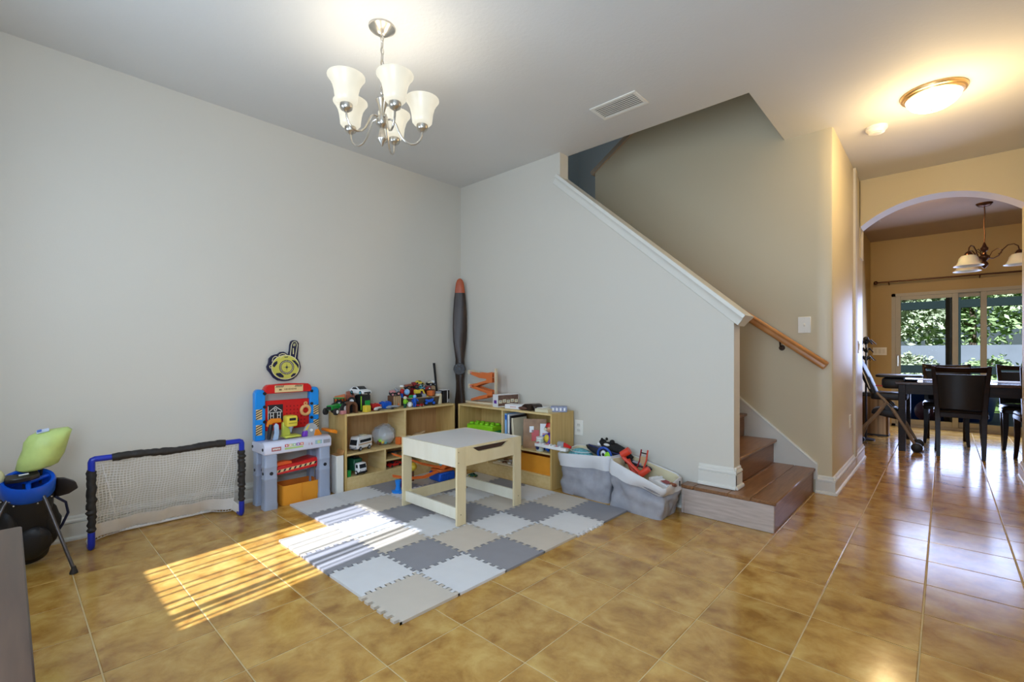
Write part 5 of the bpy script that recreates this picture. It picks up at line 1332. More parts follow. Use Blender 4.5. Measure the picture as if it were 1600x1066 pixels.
MB().tube([(-0.06, -0.10, 0.0), (-0.06, -0.10, 0.09)], 0.010, 8).build('support', T_BROWN, trk)
cn = thing('toy_stand', 'bright blue toy stand on the mat beside the table leg', 'toy stand', (at(622, 769, z=0.012).x, at(622, 769, z=0.012).y, 0.0122))
MB().lathe([(0.045, 0), (0.045, 0.008), (0.022, 0.016), (0.016, 0.05), (0.024, 0.09), (0, 0.095)], n=18).build('stand', pm('bright_blue', (0.01, 0.22, 0.72)), cn)
MB().box((0.0, 0, 0.004), (0.11, 0.05, 0.008)).build('foot', pm('bright_blue', (0.01, 0.22, 0.72)), cn, 0.002)
toy_car('tiny dark green toy car on the mat by the far shelf', (at(739, 745, z=0.012).x, at(739, 745, z=0.012).y, 0.0122), math.radians(20), 0.075, 0.034, 0.03, T_DKGREEN, T_YEL)

# --- top of the stair-wall shelf
zz = ZT
rp_ = thing('ramp_racer', 'orange zigzag wooden car ramp on the far shelf top', 'toy ramp', (0.515, -0.165, zz))
rw = wood('ramp_wood', (0.66, 0.54, 0.36), (0.74, 0.63, 0.45), rough=0.5, scale=(2, 14, 14)); T_RAMP = pm('ramp_orange', (0.70, 0.17, 0.045))
MB().box((-0.02, 0, 0.010), (0.37, 0.09, 0.020)).build('base', rw, rp_, 0.003)
MB().box((0.158, 0.0, 0.165), (0.012, 0.032, 0.33)).build('tower', rw, rp_, 0.002)
def rx_(cx_): return 0.158 - (475 - cx_) * 0.000974
def rz_(cy_): return (500 - cy_) * 0.000618 + 0.02
for yc in (-0.034, 0.034):
    for poly_ in ([(150, 55), (180, 100), (290, 145), (380, 152), (388, 165), (380, 178), (260, 222), (150, 258), (165, 285), (250, 270), (360, 216), (460, 205), (460, 50), (400, 64), (330, 70), (240, 64)],
                  [(165, 262), (175, 300), (290, 335), (380, 362), (400, 372), (390, 384), (300, 410), (172, 466), (180, 495), (300, 462), (400, 425), (400, 398), (460, 392), (460, 326), (360, 310), (240, 275)]):
        MB().prism([(rx_(p[0]), rz_(p[1])) for p in poly_], yc - 0.004, yc + 0.004, axis='y').build('ramp_rail', T_RAMP, rp_)
for (xa, za, xb, zb) in ((-0.15, 0.298, 0.10, 0.240), (-0.15, 0.158, 0.07, 0.222), (-0.14, 0.150, 0.10, 0.104), (-0.15, 0.026, 0.06, 0.086)):
    MB().prism([(xa, za), (xb, zb), (xb, zb + 0.006), (xa, za + 0.006)], -0.030, 0.030, axis='y').build('ramp_floor', rw, rp_)
for (xa, za) in ((-0.168, 0.290), (-0.168, 0.160)):
    MB().cyl((xa, -0.032, za), (xa, 0.032, za), 0.020, n=16).build('end_roller', rw, rp_)
    MB().box((xa + 0.03, -0.036, za), (0.03, 0.006, 0.014)).build('pink_dot', T_PINK, rp_, 0.002)
whb = mat('box_white', (0.78, 0.77, 0.78), rough=0.4, var=0.01); brp = mat('box_brown', (0.16, 0.085, 0.06), rough=0.4, var=0.25, scale=30)
gbx = thing('game_box', 'white toy box with a brown picture of vehicles on its side', 'box', (0.800, -0.168, zz), math.radians(78))
MB().box((0, 0, 0.054), (0.23, 0.075, 0.108)).build('carton', whb, gbx, 0.002)
pc = MB().box((0.0, -0.0380, 0.056), (0.215, 0.0016, 0.094)).build('side_picture', brp, gbx)
for k in range(5):
    MB().box((-0.085 + k * 0.042, -0.0392, 0.046 + 0.006 * (k % 2)), (0.034, 0.0010, 0.028)).build('printed_vehicle', T_CREAM, pc, 0.0)
    MB().box((-0.085 + k * 0.042, -0.0398, 0.050), (0.016, 0.0006, 0.010)).build('printed_window', T_GREY, pc)
MB().box((-0.1155, -0.004, 0.045), (0.0012, 0.04, 0.028)).build('printed_bowl', T_PURPLE, gbx)
fb = thing('flat_box', 'flat white box with a faint pink label on the far shelf top', 'box', (0.985, -0.235, zz), math.radians(8))
MB().box((0, 0, 0.018), (0.17, 0.10, 0.036)).build('carton', whb, fb, 0.002)
MB().box((0.0, -0.0505, 0.018), (0.06, 0.001, 0.012)).build('label', mat('label_pink', (0.70, 0.52, 0.50), rough=0.5), fb)
cse = thing('glasses_case', 'dark brown curved case on the far shelf top', 'case', (1.155, -0.235, zz), math.radians(-8))
hs = [(-0.085, 0.0), (-0.088, 0.015), (-0.07, 0.036), (-0.04, 0.050), (0.05, 0.058), (0.075, 0.052), (0.085, 0.036), (0.086, 0.0), (0.076, 0.0), (0.074, 0.030), (0.06, 0.042), (0.04, 0.042), (0.03, 0.0)]
MB().prism(hs, -0.045, 0.045, axis='y').build('shell', mat('case_brown', (0.035, 0.02, 0.015), rough=0.35), cse, 0.003)
lump((-0.05, -0.055, 0.016), (0.045, 0.018, 0.014), (0, 0, 0.2), 'pouch', mat('pouch_brown', (0.13, 0.055, 0.035), rough=0.4), cse, 0.1, 20)
def book(label, loc, rot, d, cover, pages=None, group=None):
    t = thing('book', label, 'book', loc, rot, group)
    L_, W_, H_ = d
    MB().box((0, 0, H_ / 2), (L_ * 0.97, W_ * 0.97, H_ * 0.8)).build('pages', pages or T_CREAM, t)
    c_ = MB(); c_.box((0, 0, H_ - H_ * 0.05), (L_, W_, H_ * 0.1)); c_.box((0, 0, H_ * 0.05), (L_, W_, H_ * 0.1)); c_.box((-L_ / 2 + 0.001, 0, H_ / 2), (0.002, W_, H_))
    c_.build('cover', cover, t)
    return t
book('small white board book lying beside the brown case', (1.245, -0.205, zz), 0.1, (0.085, 0.12, 0.030), T_WHITE)
book('cream paperback lying on the far shelf top', (1.300, -0.245, zz), R90 + 0.1, (0.10, 0.12, 0.028), T_CREAM)
tin = thing('patterned_box', 'blue grey patterned box at the right end of the far shelf', 'box', (1.378, -0.16, zz), math.radians(35))
MB().box((0, 0, 0.022), (0.13, 0.075, 0.044)).build('carton', mat('box_bluegrey', (0.28, 0.30, 0.42), rough=0.5, var=0.25, scale=60), tin, 0.002)
for k in range(4): MB().box((-0.045 + k * 0.03, -0.0382, 0.022), (0.014, 0.001, 0.022)).build('motif', T_WHITE, tin)
# --- inside the stair-wall shelf
lg = thing('brick_box', 'lime and green studded brick storage box in the shelf', 'toy box', (0.565, -0.20, z1), 0.05)
MB().box((0, 0, 0.045), (0.31, 0.15, 0.09)).build('tub', pm('brick_green', (0.015, 0.36, 0.11)), lg, 0.008)
ld = MB().box((0, 0, 0.105), (0.316, 0.156, 0.05)).build('lid', T_LIME, lg, 0.008)
sme = MB().cyl((0, 0, 0), (0, 0, 0.016), 0.021, n=16).mesh('stud', 0.002); sme.materials.append(T_LIME)
for i in range(5):
    for j in range(2): link('stud', sme, ld, (-0.125 + i * 0.0625, -0.038 + j * 0.076, 0.130))
def upright_book(label, x_, w, h_, d_, cover, lean=0.0, rz=0.0, y_=-0.30, grp='books standing in the far shelf'):
    t = thing('book', label, 'book', (x_, y_, z1), (0, lean, rz), grp)
    MB().box((0, d_ / 2, h_ / 2), (w * 0.8, d_ * 0.97, h_ * 0.97)).build('pages', T_CREAM, t)
    c_ = MB(); c_.box((-w / 2 + 0.001, d_ / 2, h_ / 2), (0.002, d_, h_)); c_.box((w / 2 - 0.001, d_ / 2, h_ / 2), (0.002, d_, h_)); c_.box((0, 0.001, h_ / 2), (w, 0.002, h_)); c_.build('cover', cover, t)
    return t
b1 = upright_book('pale blue hardback with a blue mark standing by the divider', 0.924, 0.028, 0.265, 0.20, T_SKY)
MB().box((0, -0.001, 0.235), (0.018, 0.0012, 0.04)).build('spine_mark', T_BLUE, b1)
b1 = upright_book('white hardback with a dark strip standing beside the pale blue one', 0.956, 0.026, 0.26, 0.20, T_WHITE)
MB().box((0, -0.001, 0.06), (0.010, 0.0012, 0.09)).build('spine_mark', T_GREY, b1)
upright_book('slim black book standing in the far shelf', 0.981, 0.016, 0.25, 0.19, T_BLACK)
upright_book('cream spined book leaning right in the far shelf', 1.018, 0.030, 0.235, 0.17, T_CREAM, -0.10)
b1 = upright_book('brown picture book with a red figure leaning in the far shelf', 1.105, 0.012, 0.235, 0.19, mat('book_brown', (0.33, 0.17, 0.07), rough=0.45, var=0.3, scale=12), -0.15, math.radians(-52), -0.285)
MB().box((0.0075, 0.10, 0.10), (0.0012, 0.06, 0.09)).build('printed_figure', T_RED, b1)
MB().box((0.0075, 0.07, 0.15), (0.0012, 0.035, 0.05)).build('printed_face', T_WHITE, b1)
b1 = upright_book('white and red picture book leaning behind the toy bear', 1.245, 0.012, 0.205, 0.17, T_WHITE, -0.15, math.radians(-60), -0.24)
MB().box((0.0075, 0.08, 0.10), (0.0012, 0.12, 0.06)).build('printed_band', T_PINK, b1)
tr_ = thing('toy_bear', 'colourful toy bear in a red cap in the right bay', 'toy animal', (1.345, -0.235, z1), math.radians(-115))
MB().ball((0, 0, 0.10), (0.035, 0.05, 0.045)).build('body', T_PURPLE, tr_)
MB().ball((0.026, 0.0, 0.10), (0.020, 0.036, 0.034)).build('belly', T_YEL, tr_)
h__ = MB().ball((0.005, 0, 0.180), (0.032, 0.036, 0.034)).build('head', pm('bear_skin', (0.66, 0.34, 0.20)), tr_)
MB().lathe([(0.036, 0.192), (0.034, 0.20), (0.026, 0.222), (0, 0.228)], n=16).build('cap', T_RED, h__)
MB().ball((0.038, 0, 0.174), (0.014, 0.018, 0.012)).build('muzzle', T_CREAM, h__)
for s in (-1, 1):
    MB().tube([(0, s * 0.045, 0.12), (0.03, s * 0.066, 0.10), (0.04, s * 0.06, 0.075)], [0.014, 0.013, 0.014], 8).build('arm', T_PURPLE if s > 0 else T_BLUE, tr_)
    MB().tube([(0, s * 0.025, 0.07), (0.03, s * 0.034, 0.03), (0.045, s * 0.036, 0.012)], [0.018, 0.015, 0.016], 8).build('leg', T_BLUE, tr_)
    MB().ball((0.034, s * 0.013, 0.188), 0.005, n=8, m=6).build('eye', T_BLACK, h__)
MB().tube([(0.0, 0.05, 0.15), (0.0, 0.055, 0.22)], 0.008, 8).build('backpack_tube', pm('navy', (0.02, 0.03, 0.12)), tr_)
jr = thing('toy_jar', 'clear jar with a dark blue label in front of the toy bear', 'jar', (1.285, -0.285, z1))
MB().lathe([(0, 0), (0.030, 0), (0.033, 0.01), (0.033, 0.085), (0.028, 0.095), (0, 0.095)], n=20).build('glass', mat('jar_pale', (0.55, 0.60, 0.52), rough=0.1), jr)
MB().prism(rrect(0.017, 0.030, 0.015, 4), -0.0345, -0.033, axis='y', c=(0, 0, 0.044)).build('label', pm('navy', (0.02, 0.03, 0.12)), jr)
MB().lathe([(0.030, 0.095), (0.031, 0.097), (0.031, 0.112), (0, 0.113)], n=20).build('lid', T_WHITE, jr)
fabric_bin('orange fabric bin in the bottom right bay of the far shelf', (1.235, -0.185, z0), 0.315, 0.215, 0.140)
pz = thing('puzzle_board', 'wooden puzzle board lying in the lower middle bay', 'puzzle', (0.885, -0.20, z0), 0.0)
MB().box((0, 0, 0.006), (0.26, 0.18, 0.012)).build('board', rw, pz, 0.002)
for i in range(4):
    for j in range(2):
        MB().cyl((-0.09 + i * 0.06, -0.045 + j * 0.08, 0.012), (-0.09 + i * 0.06, -0.045 + j * 0.08, 0.022), 0.016 + 0.004 * ((i + j) % 2), n=10).build('puzzle_piece', (T_CREAM, T_BROWN, T_WHITE)[(i + j) % 3], pz)

# ------------------------------------------------------------------ two slouchy fabric storage bags
felt = mat('bag_felt', (0.34, 0.335, 0.365), rough=0.9, var=0.10, scale=18, bump=0.5, bscale=350)
cuffm = mat('bag_cuff', (0.66, 0.65, 0.66), rough=0.85, var=0.03, bump=0.3, bscale=350)
linm = mat('bag_lining', (0.62, 0.55, 0.36), rough=0.85, var=0.04)
def sag_bag(label, loc, bot, top, hs, cuff, seed, dent):
    # bot/top: four corners (front-left, front-right, back-right, back-left) as x,y; hs: heights of the rim at these corners
    t = thing('storage_bag', label, 'storage bag', loc)
    N = 64
    def loop(c4, round_=0.14):
        pts = []
        c4 = [Vector((*c, 0)) for c in c4]
        for k in range(N):
            s = 4 * k / N; i = int(s) % 4; f_ = s - int(s)
            a = c4[i]; b = c4[(i + 1) % 4]
            p = a.lerp(b, f_)
            # round the corners
            cen = (c4[0] + c4[1] + c4[2] + c4[3]) / 4
            q = min(f_, 1 - f_)
            if q < round_: p = p.lerp(cen, 0.085 * (1 - q / round_) ** 2)
            pts.append((p, i, f_))
        return pts
    B = loop(bot); T = loop(top, 0.10)
    def H(i, f_): return hs[i] * (1 - f_) + hs[(i + 1) % 4] * f_
    rings = []; M = 18
    for j in range(M + 1):
        u = j / M; r_ = []
        for k in range(N):
            pb, i, f_ = B[k]; pt, _, _ = T[k]
            p = pb.lerp(pt, u ** 0.8); p.z = H(i, f_) * u
            ang = 2 * math.pi * k / N
            nn = mnoise.noise(Vector((math.cos(ang) * 1.7 + seed, math.sin(ang) * 1.7, u * 2.2)))
            n2_ = mnoise.noise(Vector((math.cos(ang) * 3.5, math.sin(ang) * 3.5 + seed, u * 5)))
            w = math.sin(math.pi * min(1, max(0, u * 0.97 + 0.02)))
            cen = Vector((0, 0, p.z)); d = (p - cen); d.z = 0
            if d.length > 0: d.normalize()
            p += d * w * (0.036 * nn + 0.022 * n2_ - dent(ang, u))
            r_.append(p)
        rings.append(r_)
    MB().loft(rings, cap0=True, cap1=False).build('bag_body', felt, t, smooth=80)
    cr_ = []
    for u, off in ((1 - cuff, 0.010), (1 - cuff * 0.5, 0.012), (0.985, 0.010), (1.005, 0.004), (1.0, -0.004)):
        r_ = []
        for k in range(N):
            j = min(M, u * M); j0 = int(min(M - 1, j)); q = rings[j0][k].lerp(rings[j0 + 1][k], min(1, j - j0)) if u <= 1 else rings[M][k] + Vector((0, 0, 0.004))
            d = Vector((q.x, q.y, 0)).normalized()
            r_.append(q + d * off)
        cr_.append(r_)
    MB().loft(cr_, cap0=False, cap1=False).build('cuff', cuffm, t, smooth=80)
    inn = []
    for u, off in [(1.0, -0.004)] + [(1.0 - 0.5 * q_ / 12, -0.009) for q_ in range(1, 13)]:
        r_ = []
        for k in range(N):
            j = u * M; j0 = int(min(M - 1, j)); q = rings[j0][k].lerp(rings[j0 + 1][k], min(1, j - j0)); d = Vector((q.x, q.y, 0)).normalized(); r_.append(q + d * off)
        inn.append(r_)
    MB().loft(inn, cap0=False, cap1=True).build('lining', linm, t, smooth=80)
    return t, rings[M]
def dent1(a, u):
    # k index angle 0 at front-left corner; the front spans 0..pi/2
    return 0.045 * math.exp(-((a - 1.15) / 0.22) ** 2) * math.exp(-((u - 0.55) / 0.3) ** 2)
def dent2(a, u):
    return 0.075 * math.exp(-((a - 1.35) / 0.65) ** 2) * math.exp(-((u - 0.66) / 0.07) ** 2) + 0.02 * math.exp(-((a - 0.25) / 0.15) ** 2) * math.exp(-((u - 0.4) / 0.3) ** 2)
bag1, rim1 = sag_bag('grey felt bag nearer the shelf, stuffed with a black case', (1.70, -0.165, 0.0), [(-0.215, -0.120), (0.215, -0.135), (0.20, 0.125), (-0.20, 0.125)], [(-0.225, -0.145), (0.228, -0.150), (0.225, 0.12), (-0.215, 0.125)], [0.297, 0.335, 0.325, 0.325], 0.30, 1.3, dent1)
bag2, rim2 = sag_bag('slouching grey felt bag beside the bottom step, holding red toys', (2.125, -0.205, 0.0), [(-0.200, -0.125), (0.205, -0.165), (0.200, 0.10), (-0.19, 0.14)], [(-0.165, -0.155), (0.236, -0.170), (0.215, 0.135), (-0.155, 0.145)], [0.335, 0.205, 0.230, 0.315], 0.30, 5.1, dent2)
lea = mat('leather_tab', (0.22, 0.07, 0.03), rough=0.4)
MB().tube([(0.222, -0.06, 0.225), (0.236, -0.05, 0.215), (0.240, -0.02, 0.205), (0.234, 0.0, 0.195)], [0.008, 0.012, 0.012, 0.008], 8).build('leather_handle', lea, bag2)
MB().tube([(0.236, 0.06, 0.215), (0.232, 0.07, 0.185), (0.228, 0.075, 0.15)], 0.004, 6).build('drawcord', sleeve, bag2)
# contents of the first bag
ts = thing('ball_pit_bag', 'teal mesh ball in the bag nearer the shelf', 'toy ball', (1.605, -0.175, 0.20))
lump((0, 0, 0.055), (0.115, 0.085, 0.075), None, 'ball', mat('teal_mesh', (0.14, 0.42, 0.48), rough=0.6, var=0.4, scale=60, bump=0.6, bscale=90), ts, 0.12, 14)
MB().tube([(0.09 * math.cos(k * 0.35), 0.07 * math.sin(k * 0.35), 0.115) for k in range(18)], 0.003, 5, closed=True).build('drawstring', T_WHITE, ts)
gk = thing('guitar_case', 'black guitar shaped case lying across both storage bags', 'case', (1.865, -0.145, 0.300))
rings = []
for x_, w, hh, dz in ((-0.235, 0.008, 0.006, 0.055), (-0.21, 0.030, 0.018, 0.048), (-0.16, 0.052, 0.028, 0.035), (-0.09, 0.060, 0.034, 0.018), (-0.02, 0.052, 0.032, 0.006), (0.05, 0.048, 0.030, -0.002), (0.10, 0.034, 0.024, -0.008), (0.16, 0.026, 0.018, -0.016), (0.24, 0.024, 0.016, -0.030), (0.29, 0.018, 0.012, -0.040), (0.30, 0.006, 0.005, -0.042)):
    rings.append([Vector((x_, w * math.cos(2 * math.pi * k / 18), dz + hh * math.sin(2 * math.pi * k / 18))) for k in range(18)])
MB().loft(rings).build('case_body', mat('case_black', (0.012, 0.012, 0.02), rough=0.3, bump=0.3, bscale=80), gk)
MB().tube([(-0.20, -0.02, 0.068), (-0.05, -0.03, 0.042), (0.06, -0.02, 0.030)], 0.005, 6).build('piping', pm('navy', (0.02, 0.03, 0.12)), gk)
MB().box((0.20, -0.016, -0.008), (0.07, 0.02, 0.012), (0, 0.17, 0)).build('tag', T_GREY, gk, 0.003)
pn = thing('plush_toy', 'black and white plush toy lying on the black case', 'plush toy', (1.84, -0.105, 0.320), math.radians(-12))
plush = pm('plush_black', (0.016, 0.014, 0.013), 0.9, bump=0.8, bscale=150); plw = pm('plush_white', (0.75, 0.73, 0.72), 0.9)
MB().tube([(-0.10, 0, 0.045), (-0.05, 0, 0.040), (0.02, 0, 0.036), (0.10, 0, 0.022), (0.18, 0, -0.004)], [0.022, 0.036, 0.040, 0.032, 0.012], 14).build('body', plush, pn)
hd_ = MB().ball((-0.105, 0, 0.060), (0.030, 0.030, 0.027)).build('head', plush, pn)
MB().ball((-0.122, -0.016, 0.048), (0.020, 0.020, 0.016)).build('muzzle', plw, hd_)
MB().ball((-0.095, -0.020, 0.088), (0.012, 0.008, 0.012)).build('ear', plush, hd_); MB().ball((-0.085, 0.020, 0.088), (0.012, 0.008, 0.012)).build('ear', plush, hd_)
MB().ball((-0.035, -0.034, 0.058), (0.030, 0.010, 0.010)).build('stripe', plw, pn)
MB().ball((0.005, -0.018, 0.082), (0.020, 0.020, 0.018)).build('paw', plush, pn); MB().ball((0.05, -0.03, 0.03), (0.028, 0.014, 0.014)).build('paw', plush, pn)
rg = thing('toy_hoop', 'blue hoop with green and white toy pieces in the first bag', 'toy hoop', (1.845, -0.235, 0.27))
MB().tube([(0.055 * math.cos(k * math.pi / 12), -0.01 * math.sin(k * math.pi / 12), 0.055 + 0.055 * math.sin(k * math.pi / 12)) for k in range(24)], 0.008, 8, closed=True).build('ring', pm('hoop_blue', (0.02, 0.08, 0.42)), rg)
MB().ball((0.022, 0.015, 0.045), (0.034, 0.020, 0.035)).build('green_face', T_LIME, rg)
MB().ball((-0.018, 0.012, 0.06), (0.022, 0.016, 0.026)).build('white_face', T_WHITE, rg)
MB().ball((-0.012, 0.0, 0.058), (0.010, 0.008, 0.012)).build('black_eye', T_BLACK, rg)
tn = thing('toy_train', 'white studded toy train track poking out of the first bag', 'toy train', (1.42, -0.33, 0.335), math.radians(6))
MB().prism([(-0.13, 0.0), (0.15, -0.012), (0.15, 0.012), (-0.13, 0.024)], -0.02, 0.02, axis='y').build('rail_bed', T_WHITE, tn, 0.002)
for k in range(8): MB().box((-0.115 + k * 0.03, 0, 0.026 - 0.001 * k), (0.014, 0.036, 0.010)).build('tie', T_PINK if k % 3 == 0 else T_WHITE, tn, 0.002)
MB().box((0.09, 0.01, 0.035), (0.05, 0.035, 0.035), (0.2, 0.1, 0.3)).build('wagon', T_GREY, tn, 0.004)
MB().prism([(0.12, 0.02), (0.18, 0.012), (0.18, 0.028), (0.12, 0.05)], 0.0, 0.02, axis='y').build('red_flag', T_RED, tn, 0.001)
# contents of the second bag
ex = thing('toy_excavator', 'red toy crane with a tan panel in the slouching bag', 'toy crane', (2.10, -0.195, 0.255), math.radians(4))
RD = pm('crane_red', (0.66, 0.055, 0.025))
MB().tube([(-0.13, -0.01, 0.085), (-0.075, 0, 0.125)], 0.026, 12).build('roller', RD, ex)
MB().tube([(-0.115, -0.02, 0.075), (-0.04, -0.02, 0.02), (0.02, -0.02, -0.025)], 0.013, 8).build('beam', RD, ex)
MB().tube([(-0.09, 0.005, 0.06), (-0.06, 0.01, -0.01), (-0.03, 0.01, -0.04)], 0.016, 8).build('strut', RD, ex)
MB().tube([(0.012, -0.02, -0.03), (0.07, -0.01, 0.02)], [0.024, 0.020], 12).build('roller', RD, ex)
for dx, m_ in ((-0.025, T_MAROON), (0.022, RD)):
    MB().tube([(dx - 0.01, 0.02, -0.01), (dx + 0.012, 0.03, 0.06), (dx + 0.022, 0.035, 0.135)], 0.0055, 8).build('mast', m_, ex)
MB().tube([(-0.008, 0.034, 0.112), (0.042, 0.034, 0.108)], 0.0045, 6).build('cross_bar', T_BLACK, ex)
MB().box((0.010, 0.030, 0.045), (0.040, 0.004, 0.085), (0.05, 0.12, 0)).build('tan_panel', T_TAN, ex)
pbx = thing('picture_box', 'white box with a red picture in the slouching bag', 'box', (2.285, -0.20, 0.135), math.radians(-18))
MB().box((-0.03, 0, 0.04), (0.16, 0.08, 0.07), (0, 0.12, 0)).build('carton', whb, pbx, 0.002)
MB().box((0.02, -0.01, 0.078), (0.055, 0.05, 0.002), (0, 0.12, 0)).build('picture', T_MAROON, pbx)
MB().box((-0.06, -0.005, 0.086), (0.012, 0.085, 0.012), (0, 0.12, 0)).build('flap', T_WHITE, pbx)

# ------------------------------------------------------------------ dining room
esp = wood('espresso_wood', (0.010, 0.005, 0.004), (0.022, 0.010, 0.006), rough=0.3, scale=(3, 3, 20))
esp.node_tree.nodes['Principled BSDF'].inputs['Specular IOR Level'].default_value = 0.2
espt = wood('espresso_top', (0.035, 0.016, 0.010), (0.075, 0.035, 0.020), rough=0.16, scale=(18, 2, 18), coat=0.4)
TL = (3.27, 5.15); TYd = (3.42, 4.48)
dtb = thing('dining_table', 'dark wood dining table in front of the patio door', 'table', (4.2, 3.95, 0))
MB().b2(TL[0] - 4.2 - 0.02, TL[1] - 4.2, TYd[0] - 3.95 - 0.02, TYd[1] - 3.95 + 0.02, 0.722, 0.752).build('table_top', espt, dtb, 0.005)
for y_ in (TYd[0] - 3.95 + 0.03, TYd[1] - 3.95 - 0.03): MB().box((0.0, y_, 0.672), (1.76, 0.02, 0.10)).build('apron', esp, dtb)
for x_ in (TL[0] - 4.2 + 0.04, TL[1] - 4.2 - 0.06): MB().box((x_, 0, 0.672), (0.02, 0.98, 0.10)).build('apron', esp, dtb)
for x_ in (TL[0] - 4.2 + 0.037, TL[1] - 4.2 - 0.06):
    for y_ in (TYd[0] - 3.95 + 0.037, TYd[1] - 3.95 - 0.037):
        MB().box((x_, y_, 0.361), (0.062, 0.062, 0.722)).build('leg', esp, dtb, 0.003)
padm = mat('black_leather', (0.008, 0.006, 0.007), rough=0.3, var=0.1)
def dining_chair(label, loc, rz):
    # local: back at -y side, seat faces +y
    c = thing('dining_chair', label, 'chair', loc, rz, 'dining chairs around the dark table')
    MB().prism(rrect(0.205, 0.20, 0.03, 3), 0.405, 0.445).build('seat_frame', esp, c, 0.004)
    MB().loft([[Vector((x * q, y * q, z)) for x, y in rrect(0.20, 0.195, 0.05, 4)] for z, q in ((0.445, 1.0), (0.465, 1.03), (0.482, 0.97), (0.490, 0.80))]).build('seat_cushion', padm, c)
    for s in (-1, 1):
        # front legs curve slightly, back legs sweep backwards and run up as back posts
        MB().loft([[Vector((s * (0.175 + o) + x, 0.165 + y, z)) for x, y in ((-w, -w), (w, -w), (w, w), (-w, w))] for z, w, o in ((0, 0.015, 0.012), (0.10, 0.017, 0.004), (0.25, 0.021, -0.002), (0.405, 0.024, 0.0))]).build('leg', esp, c, 0.003)
        MB().loft([[Vector((s * o + x, y0 + y, z)) for x, y in ((-w, -w), (w, -w), (w, w), (-w, w))] for z, w, o, y0 in ((0, 0.016, 0.165, -0.255), (0.15, 0.019, 0.168, -0.225), (0.40, 0.022, 0.172, -0.195), (0.50, 0.021, 0.176, -0.195), (0.72, 0.019, 0.190, -0.225), (0.93, 0.016, 0.206, -0.275))]).build('leg', esp, c, 0.003)
    # top rail with a slot beneath, then a wide upholstered panel
    def curved(z0_, z1_, y0_, y1_, hw, th, name, m):
        n = 10; rings = []
        for k in range(n + 1):
            t = -1 + 2 * k / n; bow = 0.025 * (1 - t * t)
            dip = 0.012 * (1 - t * t) if name == 'top_rail' else 0
            rings.append([Vector((t * hw, y0_ - bow - th / 2, z0_)), Vector((t * hw, y0_ - bow + th / 2, z0_)), Vector((t * hw * 1.03, y1_ - bow + th / 2, z1_ - dip)), Vector((t * hw * 1.03, y1_ - bow - th / 2, z1_ - dip))])
        return MB().loft(rings).build(name, m, c, 0.002)
    curved(0.865, 0.925, -0.250, -0.268, 0.200, 0.024, 'top_rail', esp)
    curved(0.490, 0.845, -0.200, -0.246, 0.178, 0.022, 'back_panel', padm)
    MB().box((0, -0.192, 0.425), (0.34, 0.03, 0.05)).build('rear_rail', esp, c, 0.002)
    return c
dining_chair('dark dining chair nearest the arch, seen from behind', (3.765, 3.62, 0), 0)
dining_chair('dark dining chair at the right edge, seen from behind', (4.37, 3.60, 0), math.radians(4))
dining_chair('dark dining chair across the table, nearer the corner', (3.66, 4.40, 0), math.pi)
dining_chair('dark dining chair across the table, farther right', (4.31, 4.40, 0), math.pi)
# things on the table
def placemat(label, x_, y_):
    o = MB().prism(rrect(0.20, 0.14, 0.01, 3), 0, 0.003).build('placemat', mat('placemat_pale', (0.62, 0.64, 0.68), rough=0.5), loc=(x_, y_, 0.7525)); tag(o, label, 'placemat', 'placemats on the dining table')
placemat('pale placemat on the dining table by the far left chair', 3.60, 4.15)
placemat('pale placemat on the dining table by the far right chair', 4.22, 4.10)
dsh = thing('tray', 'small dark tray on the near corner of the dining table', 'tray', (3.36, 3.58, 0.7525))
MB().box((0, 0, 0.010), (0.14, 0.09, 0.02), None, 1.08).build('tray', wb_k, dsh, 0.004)
MB().box((0, 0, 0.0205), (0.12, 0.07, 0.002)).build('mat', T_GREY, dsh)
# high chair at the left end
hc = thing('high_chair', 'black and taupe folding high chair beside the dining table', 'high chair', (3.13, 3.60, 0.0))
taup = mat('taupe_frame', (0.26, 0.20, 0.15), rough=0.4)
hblk = mat('high_chair_black', (0.012, 0.012, 0.016), rough=0.45)
hs_ = MB(); hs_.loft([[Vector((x0 + x, y, z)) for x, y in ((-t, -0.16), (t, -0.16), (t, 0.16), (-t, 0.16))] for x0, t, z in ((-0.06, 0.02, 0.58), (-0.10, 0.03, 0.68), (-0.15, 0.035, 0.80), (-0.20, 0.03, 0.93), (-0.235, 0.015, 1.02))])
hs_.build('backrest', hblk, hc, 0.012, seg=2)
MB().tube([(-0.10, -0.168, 0.66), (-0.145, -0.168, 0.80), (-0.20, -0.168, 0.95), (-0.225, -0.15, 1.02)], 0.006, 6).build('white_piping', T_WHITE, hc)
MB().prism(rrect(0.16, 0.17, 0.05, 4), 0.545, 0.62, c=(0.06, 0, 0)).build('seat', hblk, hc, 0.015, seg=2)
MB().prism(rrect(0.20, 0.19, 0.06, 4), 0.795, 0.822, c=(0.145, 0, 0)).build('tray', hblk, hc, 0.006)
MB().box((0.10, 0, 0.73), (0.20, 0.30, 0.12)).build('arm_shell', hblk, hc, 0.03, seg=2)
